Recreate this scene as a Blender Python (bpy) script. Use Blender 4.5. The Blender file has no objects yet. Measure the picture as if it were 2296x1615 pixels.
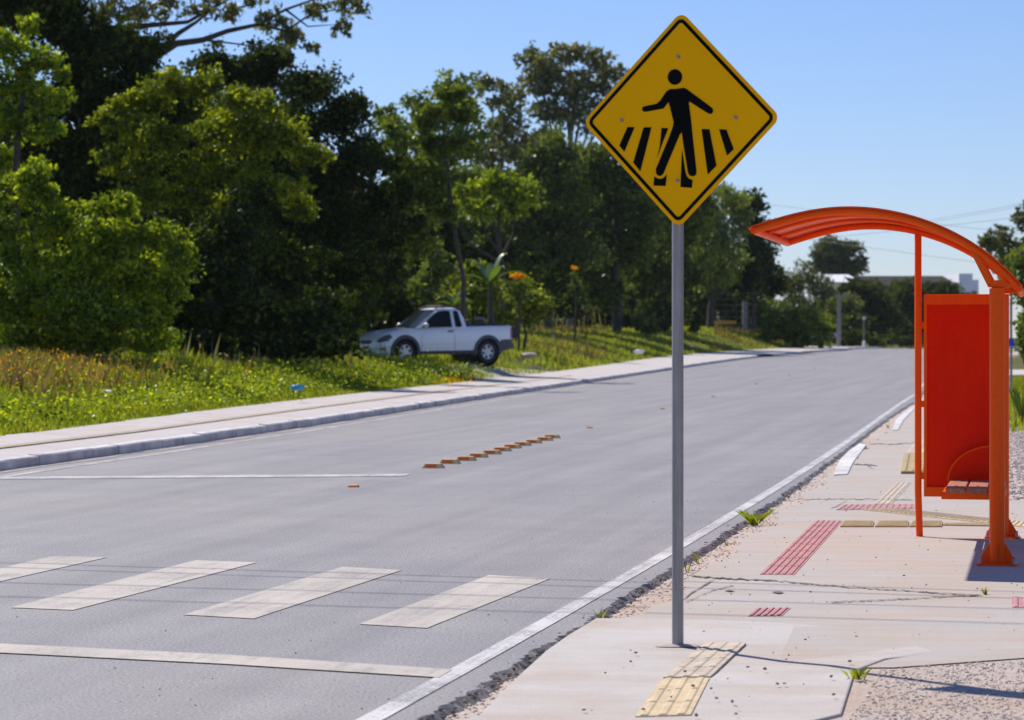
import bpy, bmesh, math, random
import numpy as np
from mathutils import Vector, Matrix

# ------------------------------------------------------------------ camera, sky, sun, exposure
sc = bpy.context.scene
col = sc.collection
F, CX, HY, EYE = 6000.0, 1147.5, 756.0, 1.536      # focal length and horizon of the photograph, eye height in metres
cam = bpy.data.cameras.new('camera'); cam_o = bpy.data.objects.new('camera', cam); col.objects.link(cam_o)
cam_o.location = (0, 0, EYE); cam_o.rotation_euler = (math.pi / 2, 0, 0)
cam.sensor_width = 36.0; cam.lens = 36.0 * F / 2295.0
cam.shift_y = -(807.5 - HY) / 2295.0
cam.clip_start = 0.5; cam.clip_end = 6000
cam.dof.use_dof = True; cam.dof.focus_distance = 17.0; cam.dof.aperture_fstop = 5.0
sc.camera = cam_o

SUN_EL = math.radians(49.5)
SUN_DIR = Vector((-0.635, 0.772, 0)).normalized() * math.cos(SUN_EL) + Vector((0, 0, math.sin(SUN_EL)))
w = bpy.data.worlds.new('World'); sc.world = w; w.use_nodes = True
wn = w.node_tree.nodes; bg = wn['Background']
sky = wn.new('ShaderNodeTexSky'); sky.sky_type = 'NISHITA'; sky.sun_disc = False
sky.sun_elevation = SUN_EL; sky.sun_rotation = math.atan2(SUN_DIR.x, SUN_DIR.y)
sky.altitude = 0; sky.air_density = 1.0; sky.dust_density = 0.1; sky.ozone_density = 4.0
tint = wn.new('ShaderNodeMix'); tint.data_type = 'RGBA'; tint.blend_type = 'MULTIPLY'; tint.inputs[0].default_value = 1.0
tint.inputs[7].default_value = (0.74, 0.80, 1.06, 1)                  # clear deep blue summer air
w.node_tree.links.new(sky.outputs[0], tint.inputs[6]); w.node_tree.links.new(tint.outputs[2], bg.inputs[0]); bg.inputs[1].default_value = 0.105
sun = bpy.data.lights.new('sun', 'SUN'); sun.energy = 4.9; sun.angle = math.radians(0.53); sun.color = (1.0, 0.93, 0.845)
sun_o = bpy.data.objects.new('sun', sun); col.objects.link(sun_o); sun_o.location = (-20, 30, 60)
sun_o.rotation_euler = SUN_DIR.to_track_quat('Z', 'Y').to_euler()
sc.view_settings.view_transform = 'Standard'; sc.view_settings.look = 'None'
sc.view_settings.exposure = 0.15; sc.view_settings.gamma = 1.0; sc.view_settings.use_curve_mapping = False
sc.cycles.max_bounces = 7; sc.cycles.diffuse_bounces = 3; sc.cycles.transparent_max_bounces = 6

random.seed(4)
RNG = np.random.default_rng(11)

# ------------------------------------------------------------------ helpers
def tag(o, label=None, cat=None, group=None, kind=None):
    if label: o['label'] = label
    if cat: o['category'] = cat
    if group: o['group'] = group
    if kind: o['kind'] = kind
    return o

def empty(name, loc, rz=0.0):
    o = bpy.data.objects.new(name, None); o.empty_display_size = 0.2
    o.location = loc; o.rotation_euler = (0, 0, rz); col.objects.link(o)
    return o

def link(name, me, m=None, parent=None):
    o = bpy.data.objects.new(name, me); col.objects.link(o)
    if m is not None:
        for mm in (m if isinstance(m, (list, tuple)) else [m]): me.materials.append(mm)
    if parent is not None: o.parent = parent
    return o

def bm_obj(name, bm, m, parent=None, smooth=False):
    bmesh.ops.recalc_face_normals(bm, faces=bm.faces[:])
    me = bpy.data.meshes.new(name); bm.to_mesh(me); bm.free()
    if smooth:
        me.polygons.foreach_set('use_smooth', [True] * len(me.polygons))
        try: me.set_sharp_from_angle(angle=math.radians(40))
        except Exception: pass
    return link(name, me, m, parent)

def fast_mesh(name, v, faces_n, idx):
    """v (N,3); idx flat loop indices; faces_n vertices per face"""
    me = bpy.data.meshes.new(name)
    nf = len(idx) // faces_n
    me.vertices.add(len(v)); me.vertices.foreach_set('co', np.asarray(v, np.float32).ravel())
    me.loops.add(len(idx)); me.loops.foreach_set('vertex_index', np.asarray(idx, np.int32))
    me.polygons.add(nf); me.polygons.foreach_set('loop_start', np.arange(nf, dtype=np.int32) * faces_n)
    try: me.polygons.foreach_set('loop_total', np.full(nf, faces_n, np.int32))
    except Exception: pass
    me.update(calc_edges=True); me.polygons.foreach_set('use_smooth', [False] * nf)
    return me

def face_attr(me, name, vals):
    a = me.attributes.new(name, 'FLOAT', 'FACE'); a.data.foreach_set('value', np.asarray(vals, np.float32))

def box(bm, x0, x1, y0, y1, z0, z1):
    vs = [bm.verts.new(p) for p in ((x0,y0,z0),(x1,y0,z0),(x1,y1,z0),(x0,y1,z0),(x0,y0,z1),(x1,y0,z1),(x1,y1,z1),(x0,y1,z1))]
    for f in ((0,3,2,1),(4,5,6,7),(0,1,5,4),(1,2,6,5),(2,3,7,6),(3,0,4,7)): bm.faces.new([vs[i] for i in f])
    return vs

def hexa(bm, bottom, top):
    b = [bm.verts.new(p) for p in bottom]; t = [bm.verts.new(p) for p in top]; n = len(b)
    bm.faces.new(b[::-1]); bm.faces.new(t)
    for i in range(n): bm.faces.new([b[i], b[(i+1) % n], t[(i+1) % n], t[i]])

def prism(bm, pts, off):
    """polygon of 3-D points extruded by the vector off"""
    off = Vector(off); hexa(bm, [Vector(p) for p in pts], [Vector(p) + off for p in pts])

def tube(bm, pts, rad, seg=12, cap=True):
    pts = [Vector(p) for p in pts]
    if not isinstance(rad, (list, tuple)): rad = [rad] * len(pts)
    rings = []; up = None
    for i, p in enumerate(pts):
        t = (pts[min(i+1, len(pts)-1)] - pts[max(i-1, 0)]).normalized()
        if up is None: up = Vector((0, 0, 1)) if abs(t.z) < 0.9 else Vector((1, 0, 0))
        a = t.cross(up).normalized(); b = a.cross(t).normalized(); up = b
        rings.append([bm.verts.new(p + (a * math.cos(2*math.pi*k/seg) + b * math.sin(2*math.pi*k/seg)) * rad[i]) for k in range(seg)])
    for r0, r1 in zip(rings, rings[1:]):
        for k in range(seg): bm.faces.new([r0[k], r0[(k+1) % seg], r1[(k+1) % seg], r1[k]])
    if cap:
        bm.faces.new(rings[0][::-1]); bm.faces.new(rings[-1])
    return rings

def bevel(o, width=0.005, seg=2):
    m = o.modifiers.new('bevel', 'BEVEL'); m.width = width; m.segments = seg; m.limit_method = 'ANGLE'; m.angle_limit = math.radians(35)
    return o

# ------------------------------------------------------------------ materials
class NT:
    def __init__(s, name):
        s.m = bpy.data.materials.new(name); s.m.use_nodes = True
        s.n = s.m.node_tree.nodes; s.l = s.m.node_tree.links; s.b = s.n['Principled BSDF']; s.out = s.n['Material Output']
        s.tc = s.n.new('ShaderNodeTexCoord'); s.pos = s.n.new('ShaderNodeNewGeometry').outputs['Position']
    def map(s, scale=(1,1,1), rot=(0,0,0), src=None):
        q = s.n.new('ShaderNodeMapping'); q.inputs['Scale'].default_value = scale; q.inputs['Rotation'].default_value = rot
        s.l.new(src or s.pos, q.inputs['Vector']); return q.outputs[0]
    def noise(s, scale, detail=4, rough=0.55, vec=None, dist=0.0):
        q = s.n.new('ShaderNodeTexNoise'); q.inputs['Scale'].default_value = scale; q.inputs['Detail'].default_value = detail
        q.inputs['Roughness'].default_value = rough; q.inputs['Distortion'].default_value = dist
        s.l.new(vec or s.pos, q.inputs['Vector']); return q.outputs['Fac']
    def vor(s, scale, vec=None, feature='F1', out='Distance'):
        q = s.n.new('ShaderNodeTexVoronoi'); q.inputs['Scale'].default_value = scale; q.feature = feature
        s.l.new(vec or s.pos, q.inputs['Vector']); return q.outputs[out]
    def ramp(s, fac, stops):
        q = s.n.new('ShaderNodeValToRGB'); e = q.color_ramp.elements
        while len(e) > 1: e.remove(e[0])
        for i, (p, c) in enumerate(stops):
            k = e[0] if i == 0 else e.new(p)
            k.position = p; k.color = (*c, 1) if isinstance(c, (tuple, list)) else (c, c, c, 1)
        s.l.new(fac, q.inputs[0]); return q.outputs[0]
    def mix(s, fac, a, b, mode='MIX'):
        q = s.n.new('ShaderNodeMix'); q.data_type = 'RGBA'; q.blend_type = mode
        for sock, v in ((q.inputs[0], fac), (q.inputs[6], a), (q.inputs[7], b)):
            if isinstance(v, (int, float)): sock.default_value = v
            elif isinstance(v, (tuple, list)): sock.default_value = (*v, 1)
            else: s.l.new(v, sock)
        return q.outputs[2]
    def math(s, op, a, b=0.0):
        q = s.n.new('ShaderNodeMath'); q.operation = op
        for sock, v in ((q.inputs[0], a), (q.inputs[1], b)):
            if isinstance(v, (int, float)): sock.default_value = v
            else: s.l.new(v, sock)
        return q.outputs[0]
    def bump(s, h, strength=0.3, dist=0.01):
        q = s.n.new('ShaderNodeBump'); q.inputs['Strength'].default_value = strength; q.inputs['Distance'].default_value = dist
        s.l.new(h, q.inputs['Height']); s.l.new(q.outputs[0], s.b.inputs['Normal'])
    def color(s, c):
        if isinstance(c, (tuple, list)): s.b.inputs['Base Color'].default_value = (*c, 1)
        else: s.l.new(c, s.b.inputs['Base Color'])
    def set(s, rough=None, metal=None, spec=None, coat=None):
        if rough is not None:
            if isinstance(rough, (int, float)): s.b.inputs['Roughness'].default_value = rough
            else: s.l.new(rough, s.b.inputs['Roughness'])
        if metal is not None: s.b.inputs['Metallic'].default_value = metal
        if spec is not None: s.b.inputs['Specular IOR Level'].default_value = spec
        if coat is not None: s.b.inputs['Coat Weight'].default_value = coat
        return s.m

def simple(name, c, rough=0.6, metal=0.0, var=0.12, scale=9.0, spec=0.5, bump=0.0, coat=None):
    t = NT(name); n = t.noise(scale, 5)
    lo = tuple(x * (1 - var) for x in c); hi = tuple(min(1, x * (1 + var)) for x in c)
    t.color(t.ramp(n, [(0.3, lo), (0.7, hi)]))
    if bump: t.bump(t.noise(scale * 6, 4), bump, 0.004)
    return t.set(rough, metal, spec, coat)

def asphalt():
    t = NT('asphalt')
    rd = math.radians(-9.5)                                           # the street runs this way
    streak = t.noise(1.0, 4, 0.6, t.map((2.0, 0.045, 1), src=t.map(rot=(0, 0, math.radians(11)))))
    fine = t.noise(62, 3, 0.8); mid = t.noise(1.1, 5, 0.6); patch = t.noise(0.16, 3)
    c = t.ramp(fine, [(0.36, (0.150, 0.144, 0.140)), (0.5, (0.256, 0.246, 0.238)), (0.64, (0.38, 0.366, 0.352))])
    c = t.mix(1.0, c, t.ramp(streak, [(0.35, 0.87), (0.62, 1.05)]), 'MULTIPLY')
    c = t.mix(1.0, c, t.ramp(mid, [(0.3, (0.91, 0.91, 0.93)), (0.7, (1.09, 1.07, 1.05))]), 'MULTIPLY')
    c = t.mix(1.0, c, t.ramp(patch, [(0.35, (0.93, 0.94, 0.97)), (0.65, (1.05, 1.03, 1.02))]), 'MULTIPLY')
    grit = t.vor(46.0); c = t.mix(t.ramp(grit, [(0.04, 1.0), (0.10, 0.0)]), c, t.ramp(t.noise(31, 1), [(0.49, (0.06, 0.055, 0.055)), (0.51, (0.62, 0.6, 0.58))]))
    t.color(c); t.bump(fine, 0.18, 0.005)
    return t.set(t.ramp(t.noise(60, 2), [(0.3, 0.55), (0.7, 0.8)]), spec=0.4)

def concrete(name, base, dirt, dirt_lo=0.42, dirt_hi=0.62, stretch=True):
    t = NT(name)
    n1 = t.noise(0.9, 6, 0.62); n2 = t.noise(1.0, 5, 0.6, t.map((0.7, 6.0, 1), (0, 0, 0.12))) if stretch else t.noise(3.5, 5)
    fine = t.noise(95, 4, 0.7)
    c = t.mix(t.ramp(n1, [(dirt_lo, 0.0), (dirt_hi, 1.0)]), base, dirt)
    c = t.mix(1.0, c, t.ramp(n2, [(0.3, 0.92), (0.7, 1.05)]), 'MULTIPLY')
    c = t.mix(1.0, c, t.ramp(fine, [(0.3, 0.85), (0.5, 1.0), (0.75, 1.12)]), 'MULTIPLY')
    pit = t.vor(16.0); pk = t.math('MULTIPLY', t.ramp(pit, [(0.05, 0.55), (0.16, 0.0)]), t.ramp(t.noise(2.3, 3), [(0.55, 0.0), (0.65, 1.0)])); c = t.mix(pk, c, (0.22, 0.18, 0.16))
    t.color(c); t.bump(t.math('ADD', fine, t.math('MULTIPLY', n2, 0.5)), 0.45, 0.006)
    return t.set(0.85, spec=0.25)

def road_paint(name, c, wear=0.5):
    t = NT(name)
    n = t.noise(48, 5, 0.8); big = t.noise(1.7, 6, 0.7); road_dir = t.map(rot=(0, 0, math.radians(11)))
    scr = t.noise(1.0, 4, 0.7, t.map((17, 0.45, 1), src=road_dir))
    k = t.math('ADD', t.math('MULTIPLY', n, 0.42), t.math('ADD', t.math('MULTIPLY', big, 0.36), t.math('MULTIPLY', scr, 0.22)))
    lo = 0.40 + 0.14 * wear
    worn = t.ramp(k, [(lo - 0.05, 1.0), (lo + 0.06, 0.0)])
    smear = t.ramp(t.noise(1.0, 5, 0.65, t.map((1.6, 0.35, 1), src=road_dir)), [(0.35, 0.84), (0.65, 1.05)])
    t.color(t.mix(t.math('MULTIPLY', worn, 0.9), t.mix(1.0, c, smear, 'MULTIPLY'), (0.235, 0.23, 0.228)))
    t.bump(n, 0.35, 0.004)
    return t.set(0.75, spec=0.3)

def enamel(name, c, faded, spec, rough):
    """old brushed paint: faded areas, fine grime, a few chips down to the primer"""
    t = NT(name)
    a = t.noise(1.7, 5, 0.6); st = t.noise(1.0, 4, 0.6, t.map((14, 14, 0.9))); g = t.noise(40, 4, 0.7); ch = t.noise(23, 2, 0.5)
    k = t.mix(t.ramp(a, [(0.35, 0.0), (0.7, 0.7)]), c, faded)
    k = t.mix(1.0, k, t.ramp(st, [(0.3, 0.94), (0.6, 1.0)]), 'MULTIPLY')
    k = t.mix(1.0, k, t.ramp(g, [(0.25, 0.86), (0.5, 1.0)]), 'MULTIPLY')
    k = t.mix(t.ramp(ch, [(0.755, 0.0), (0.77, 0.8)]), k, (0.30, 0.17, 0.13))
    t.color(k); t.bump(g, 0.08, 0.002)
    return t.set(t.ramp(a, [(0.3, rough - 0.1), (0.7, rough + 0.15)]), spec=spec)

def leaf_mat(name, dark, mid, light, trans=0.35, tint=None, gloss=0.06):
    t = NT(name); n, l = t.n, t.l
    geo = n.new('ShaderNodeNewGeometry'); at = n.new('ShaderNodeAttribute'); at.attribute_name = 'tint'
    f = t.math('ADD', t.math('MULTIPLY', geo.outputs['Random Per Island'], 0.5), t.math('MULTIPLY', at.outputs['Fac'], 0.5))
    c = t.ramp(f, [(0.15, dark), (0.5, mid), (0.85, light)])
    d = n.new('ShaderNodeBsdfDiffuse'); tr = n.new('ShaderNodeBsdfTranslucent'); g = n.new('ShaderNodeBsdfGlossy')
    g.inputs['Roughness'].default_value = 0.38; g.inputs['Color'].default_value = (0.75, 0.8, 0.75, 1)
    l.new(c, d.inputs[0])
    l.new(t.mix(1.0, c, (1.25, 1.2, 0.45), 'MULTIPLY'), tr.inputs[0])
    m1 = n.new('ShaderNodeMixShader'); m1.inputs[0].default_value = trans; l.new(d.outputs[0], m1.inputs[1]); l.new(tr.outputs[0], m1.inputs[2])
    m2 = n.new('ShaderNodeMixShader'); m2.inputs[0].default_value = gloss; l.new(m1.outputs[0], m2.inputs[1]); l.new(g.outputs[0], m2.inputs[2])
    l.new(m2.outputs[0], t.out.inputs['Surface'])
    return t.m

M = {}
M['asphalt'] = asphalt()
M['asphalt_edge'] = simple('asphalt_edge', (0.25, 0.235, 0.225), 0.9, var=0.4, scale=40, bump=0.8)
M['paint'] = road_paint('crossing_paint', (0.52, 0.468, 0.405), 0.36)
M['paint_white'] = road_paint('edge_line_paint', (0.62, 0.60, 0.59), 0.55)
M['paint_worn'] = road_paint('worn_line_paint', (0.60, 0.56, 0.53), 0.7)
M['conc'] = concrete('pavement_concrete', (0.45, 0.415, 0.38), (0.46, 0.385, 0.32))
M['conc_clean'] = concrete('clean_concrete', (0.52, 0.485, 0.45), (0.465, 0.39, 0.325), 0.42, 0.66)
M['conc_left'] = concrete('far_pavement_concrete', (0.53, 0.49, 0.46), (0.49, 0.42, 0.37), 0.5, 0.7)
M['kerb'] = road_paint('kerb_whitewash', (0.72, 0.69, 0.67), 0.35)
M['kerb_face'] = simple('kerb_face', (0.55, 0.49, 0.46), 0.9, var=0.3, scale=2.2, bump=0.4)
M['dust'] = simple('gutter_dust', (0.37, 0.32, 0.29), 0.95, var=0.3, scale=8, bump=0.4)
M['crack'] = simple('crack_dark', (0.12, 0.105, 0.095), 0.95, var=0.3)
M['red_tile'] = simple('red_tactile', (0.45, 0.215, 0.21), 0.85, var=0.22, scale=14, bump=0.3)
M['yel_tile'] = simple('yellow_tactile', (0.58, 0.455, 0.275), 0.85, var=0.16, scale=10, bump=0.3)
M['olive_tile'] = simple('dusty_yellow_tactile', (0.40, 0.30, 0.14), 0.85, var=0.2, scale=14, bump=0.3)
M['dust_tile'] = simple('dusty_tactile', (0.52, 0.43, 0.33), 0.9, var=0.2, scale=10, bump=0.3)
def galvanised():
    t = NT('galvanised_steel'); st = t.noise(1.0, 4, 0.6, t.map((55, 55, 0.8))); sp = t.noise(9, 5, 0.65)
    c = t.mix(1.0, t.ramp(st, [(0.3, (0.20, 0.19, 0.185)), (0.7, (0.38, 0.365, 0.355))]), t.ramp(sp, [(0.3, 0.85), (0.7, 1.1)]), 'MULTIPLY')
    t.color(c); return t.set(0.5, 0.35)
M['galv'] = galvanised()
M['sign_yellow'] = simple('sign_yellow', (1.0, 0.48, 0.001), 0.55, var=0.03, scale=3, spec=0.05)
M['sign_black'] = simple('sign_black', (0.003, 0.003, 0.003), 0.6, var=0.1, spec=0.08)
M['sign_back'] = simple('sign_aluminium', (0.55, 0.55, 0.55), 0.4, 0.8)
M['orange'] = enamel('orange_paint', (0.97, 0.095, 0.001), (0.92, 0.125, 0.006), 0.14, 0.42)
M['orange_red'] = enamel('red_orange_panel_paint', (0.78, 0.014, 0.0005), (0.86, 0.036, 0.001), 0.08, 0.48)
M['wood'] = simple('bench_wood', (0.36, 0.14, 0.075), 0.7, var=0.3, scale=22)
M['stud'] = simple('stud_yellow', (0.62, 0.43, 0.19), 0.7, var=0.12, scale=30)
M['reflector'] = simple('orange_reflector', (0.75, 0.13, 0.008), 0.25, var=0.1, scale=60)
M['car'] = simple('silver_paint', (0.90, 0.90, 0.91), 0.32, 0.05, var=0.03, coat=0.6)
M['black_plastic'] = simple('dark_plastic', (0.035, 0.035, 0.04), 0.6, var=0.15)
M['grey_plastic'] = simple('grey_plastic', (0.085, 0.085, 0.095), 0.6, var=0.15)
M['tyre'] = simple('tyre_rubber', (0.02, 0.02, 0.021), 0.8, var=0.2)
M['alloy'] = simple('alloy', (0.55, 0.56, 0.58), 0.35, 0.7)
M['red_lamp'] = simple('red_lamp', (0.55, 0.02, 0.015), 0.2)
M['plate_red'] = simple('red_plate', (0.18, 0.03, 0.03), 0.5)
M['glass'] = NT('tinted_glass').set(0.1, spec=0.12); M['glass'].node_tree.nodes['Principled BSDF'].inputs['Base Color'].default_value = (0.012, 0.018, 0.02, 1)
M['lamp_glass'] = simple('lamp_glass', (0.09, 0.10, 0.11), 0.35, spec=0.3)
M['bark'] = simple('bark', (0.075, 0.06, 0.048), 0.95, var=0.4, scale=5, bump=0.6)
M['bark_pale'] = simple('pale_bark', (0.17, 0.145, 0.12), 0.9, var=0.35, scale=4, bump=0.5)
M['conc_pole'] = simple('pole_concrete', (0.27, 0.26, 0.26), 0.85, var=0.12)
M['wall_grey'] = simple('grey_wall', (0.22, 0.21, 0.20), 0.9, var=0.25, scale=2)
M['wall_dark'] = simple('dark_wall', (0.07, 0.065, 0.055), 0.95, var=0.35, scale=2)  # plain dark wall tone, varied at random
M['wall_white'] = simple('white_wall', (0.86, 0.85, 0.88), 0.8, var=0.06, scale=0.5)
M['roof_white'] = simple('white_metal_roof', (0.75, 0.75, 0.76), 0.5, var=0.06, scale=0.8)
M['roof_grey'] = simple('grey_metal_roof', (0.055, 0.053, 0.05), 1.0, var=0.2, scale=0.5, spec=0.03)
M['dark_hall'] = simple('dark_cladding', (0.05, 0.055, 0.075), 0.7, var=0.2, scale=0.4)
M['blue'] = simple('blue_sign', (0.02, 0.07, 0.55), 0.5)
M['yellow'] = simple('yellow_board', (0.75, 0.42, 0.01), 0.5)
M['wire'] = simple('wire', (0.16, 0.16, 0.17), 0.6)
M['blue_litter'] = simple('blue_plastic', (0.02, 0.25, 0.5), 0.4)
M['white_litter'] = simple('white_plastic', (0.75, 0.75, 0.75), 0.5)
M['stone'] = simple('pebble', (0.53, 0.45, 0.395), 0.9, var=0.45, scale=30)
M['dark_stone'] = simple('dark_pebble', (0.17, 0.145, 0.135), 0.9, var=0.4, scale=20)

def ground_mat():
    t = NT('ground_soil')
    n = t.noise(0.5, 6, 0.65); fine = t.noise(38, 4, 0.7); g = t.noise(0.11, 4, 0.6)
    at = t.n.new('ShaderNodeAttribute'); at.attribute_name = 'side'
    soil = t.ramp(fine, [(0.3, (0.37, 0.30, 0.25)), (0.5, (0.53, 0.45, 0.395)), (0.72, (0.64, 0.58, 0.53))])
    soil = t.mix(t.ramp(n, [(0.4, 0.0), (0.65, 1.0)]), soil, t.mix(0.5, soil, (0.47, 0.33, 0.23)))
    lawn = t.ramp(t.noise(7, 6, 0.7), [(0.3, (0.035, 0.055, 0.012)), (0.55, (0.085, 0.105, 0.02)), (0.75, (0.17, 0.15, 0.04))])
    lawn = t.mix(t.ramp(g, [(0.45, 0.0), (0.7, 0.7)]), lawn, (0.19, 0.14, 0.045))
    t.color(t.mix(at.outputs['Fac'], soil, lawn)); t.bump(fine, 0.8, 0.02)
    return t.set(0.95, spec=0.15)
M['ground'] = ground_mat()

# leaves
M['leaf_olive'] = leaf_mat('olive_leaves', (0.035, 0.060, 0.004), (0.185, 0.245, 0.009), (0.48, 0.52, 0.022), 0.48, gloss=0.03)
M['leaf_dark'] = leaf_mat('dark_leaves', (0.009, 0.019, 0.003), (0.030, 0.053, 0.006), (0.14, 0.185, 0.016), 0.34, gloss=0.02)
M['leaf_bright'] = leaf_mat('bright_leaves', (0.035, 0.070, 0.006), (0.215, 0.31, 0.011), (0.58, 0.65, 0.028), 0.48, gloss=0.03)
M['leaf_mid'] = leaf_mat('mid_leaves', (0.045, 0.075, 0.012), (0.14, 0.20, 0.024), (0.30, 0.37, 0.05), 0.46, gloss=0.03)
M['leaf_euc'] = leaf_mat('eucalyptus_leaves', (0.07, 0.085, 0.026), (0.16, 0.175, 0.055), (0.32, 0.32, 0.11), 0.38, gloss=0.06)
M['leaf_pine'] = leaf_mat('pine_needles', (0.03, 0.05, 0.012), (0.11, 0.16, 0.03), (0.28, 0.34, 0.07), 0.42, gloss=0.02)
M['leaf_willow'] = leaf_mat('willow_leaves', (0.08, 0.115, 0.025), (0.17, 0.23, 0.045), (0.32, 0.38, 0.08), 0.46, gloss=0.03)
M['leaf_far'] = leaf_mat('far_leaves', (0.075, 0.095, 0.035), (0.13, 0.155, 0.055), (0.21, 0.23, 0.08), 0.33, gloss=0.0)
M['leaf_far_dark'] = leaf_mat('far_dark_leaves', (0.03, 0.048, 0.018), (0.07, 0.098, 0.03), (0.15, 0.18, 0.045), 0.34, gloss=0.0)
M['grass'] = leaf_mat('grass_blades', (0.12, 0.17, 0.018), (0.27, 0.33, 0.035), (0.48, 0.48, 0.085), 0.48, gloss=0.0)
M['grass_dry'] = leaf_mat('dry_grass_blades', (0.15, 0.095, 0.03), (0.25, 0.165, 0.045), (0.40, 0.30, 0.09), 0.35)
M['flower'] = leaf_mat('orange_flowers', (0.70, 0.28, 0.01), (0.85, 0.42, 0.015), (0.9, 0.55, 0.03), 0.4, gloss=0.0)
M['seed'] = leaf_mat('pale_seed_heads', (0.18, 0.15, 0.08), (0.27, 0.24, 0.15), (0.38, 0.36, 0.26), 0.4, gloss=0.0)
M['banana'] = leaf_mat('banana_leaves', (0.08, 0.14, 0.015), (0.15, 0.24, 0.02), (0.26, 0.34, 0.03), 0.45, gloss=0.14)

# ------------------------------------------------------------------ lie of the land
def H(y):
    if y <= 80: return 0.0
    if y <= 190: return 0.6 * ((y - 80) / 110.0) ** 2
    t = y - 190
    h = 0.6 + 0.0109 * t - 0.0005 * t * t
    return h if t < 50 else max(-0.9, h if False else 0.6 + 0.0109*50 - 0.0005*2500 - 0.039*(t-50))

def gp(px, py, dz=0.0):
    """where the line of sight through a point of the photo meets the street surface (raised by dz)"""
    k = (py - HY) / F
    lo = 5.0; y = lo
    while y < 420 and EYE - k * y > H(y) + dz: lo = y; y += 2.0
    hi = y
    for _ in range(40):
        m = 0.5 * (lo + hi)
        if EYE - k * m > H(m) + dz: lo = m
        else: hi = m
    return Vector(((px - CX) * lo / F, lo, H(lo) + dz))

def curve_of(pts, dz=0.0):
    q = sorted(((p.y, p.x) for p in (gp(x, y, dz) for x, y in pts)))
    return np.array([a for a, _ in q]), np.array([b for _, b in q])

def interp(c, y, s0, s1):
    Y, X = c
    if y < Y[0]: return X[0] + (y - Y[0]) * s0
    if y > Y[-1]: return X[-1] + (y - Y[-1]) * s1 + (y - Y[-1]) ** 2 * 0.0004
    return float(np.interp(y, Y, X))

def smooth_curve(c, deg):
    p = np.polyfit(c[0], c[1], deg); ys = np.linspace(c[0][0], c[0][-1], 40)
    return ys, np.polyval(p, ys)

LK = smooth_curve(curve_of([(0,1060.4),(89,1043),(342,1007.4),(513,980),(649,963.6),(783,944),(923,922),(1070,899.7),(1183,879),(1275,864),(1412,845),(1508,829.6),(1676,804.6),(1770,795),(1894,786)]), 5)
LB = smooth_curve(curve_of([(0,979),(342,940.7),(513,916.8),(728,891),(933,869),(1152,843),(1330,822),(1511,800.5),(1617,787.5),(1792,779.5)], 0.2), 4)
RE = curve_of([(967,1573),(1182.7,1481),(1261,1433),(1343,1378.7),(1456,1307),(1507,1272.8),(1601,1201),(1715,1130.5),(1821,1061.8),(1921,988),(2055.5,898)])
LLi = curve_of([(772.7,1614.4),(1001.6,1499),(1152,1426.6),(1275,1365),(1411.5,1286.6),(1507,1226.7),(1700,1116.8),(1793,1041),(1901,983.4),(1973,936),(2055.5,879.6)])
LLi = smooth_curve(LLi, 3); RE = smooth_curve(RE, 3)
def x_kerb(y): return interp(LK, y, 0.137, 0.24)
def x_back(y): return min(interp(LB, y, 0.137, 0.24), x_kerb(y) - 1.9)
_re_end = (RE[0][-1], RE[1][-1])
def x_edge(y):
    if y > _re_end[0]: return x_kerb(y) + (_re_end[1] - x_kerb(_re_end[0])) + 0.03 * min(y - _re_end[0], 60)
    return interp(RE, y, 0.24, 0.18)
def x_line(y):
    return min(interp(LLi, y, 0.25, 0.19), x_edge(y) - 0.17) if y < 74 else x_edge(y) - 0.25

def side_h(x, y):
    """height of the land beside the street"""
    d = x_back(y) - x
    if d > 0:
        t = min(1.0, max(0.0, (y - 75) / 40.0)); A = 0.62 + 0.78 * t * t * (3 - 2 * t)
        b = H(y) + 0.17 + A * (1 - math.exp(-(max(0, d - 0.15) / 4.0) ** 1.5))
        k = max(0.0, 1 - max(0.0, math.hypot((x + 2.6) / 3.6, (y - 91) / 2.6) - 0.75) / 0.9) * min(1.0, max(0.0, d - 0.3) / 1.3)   # level place where the pickup stands
        return b * (1 - k) + 0.62 * k
    r = x - x_edge(y)
    if r > 0:
        return H(y) - 0.035 + 0.041 * min(1, max(0, (r - 0.25) / 0.2)) + 0.25 * (1 - math.exp(-max(0, r - 6) / 10))
    return H(y) - 0.08

# rows along the street
rows = [1.5]
while rows[-1] < 900:
    y = rows[-1]; rows.append(y + (0.5 if y < 30 else 1.0 if y < 100 else 2.5 if y < 260 else 30))

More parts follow.
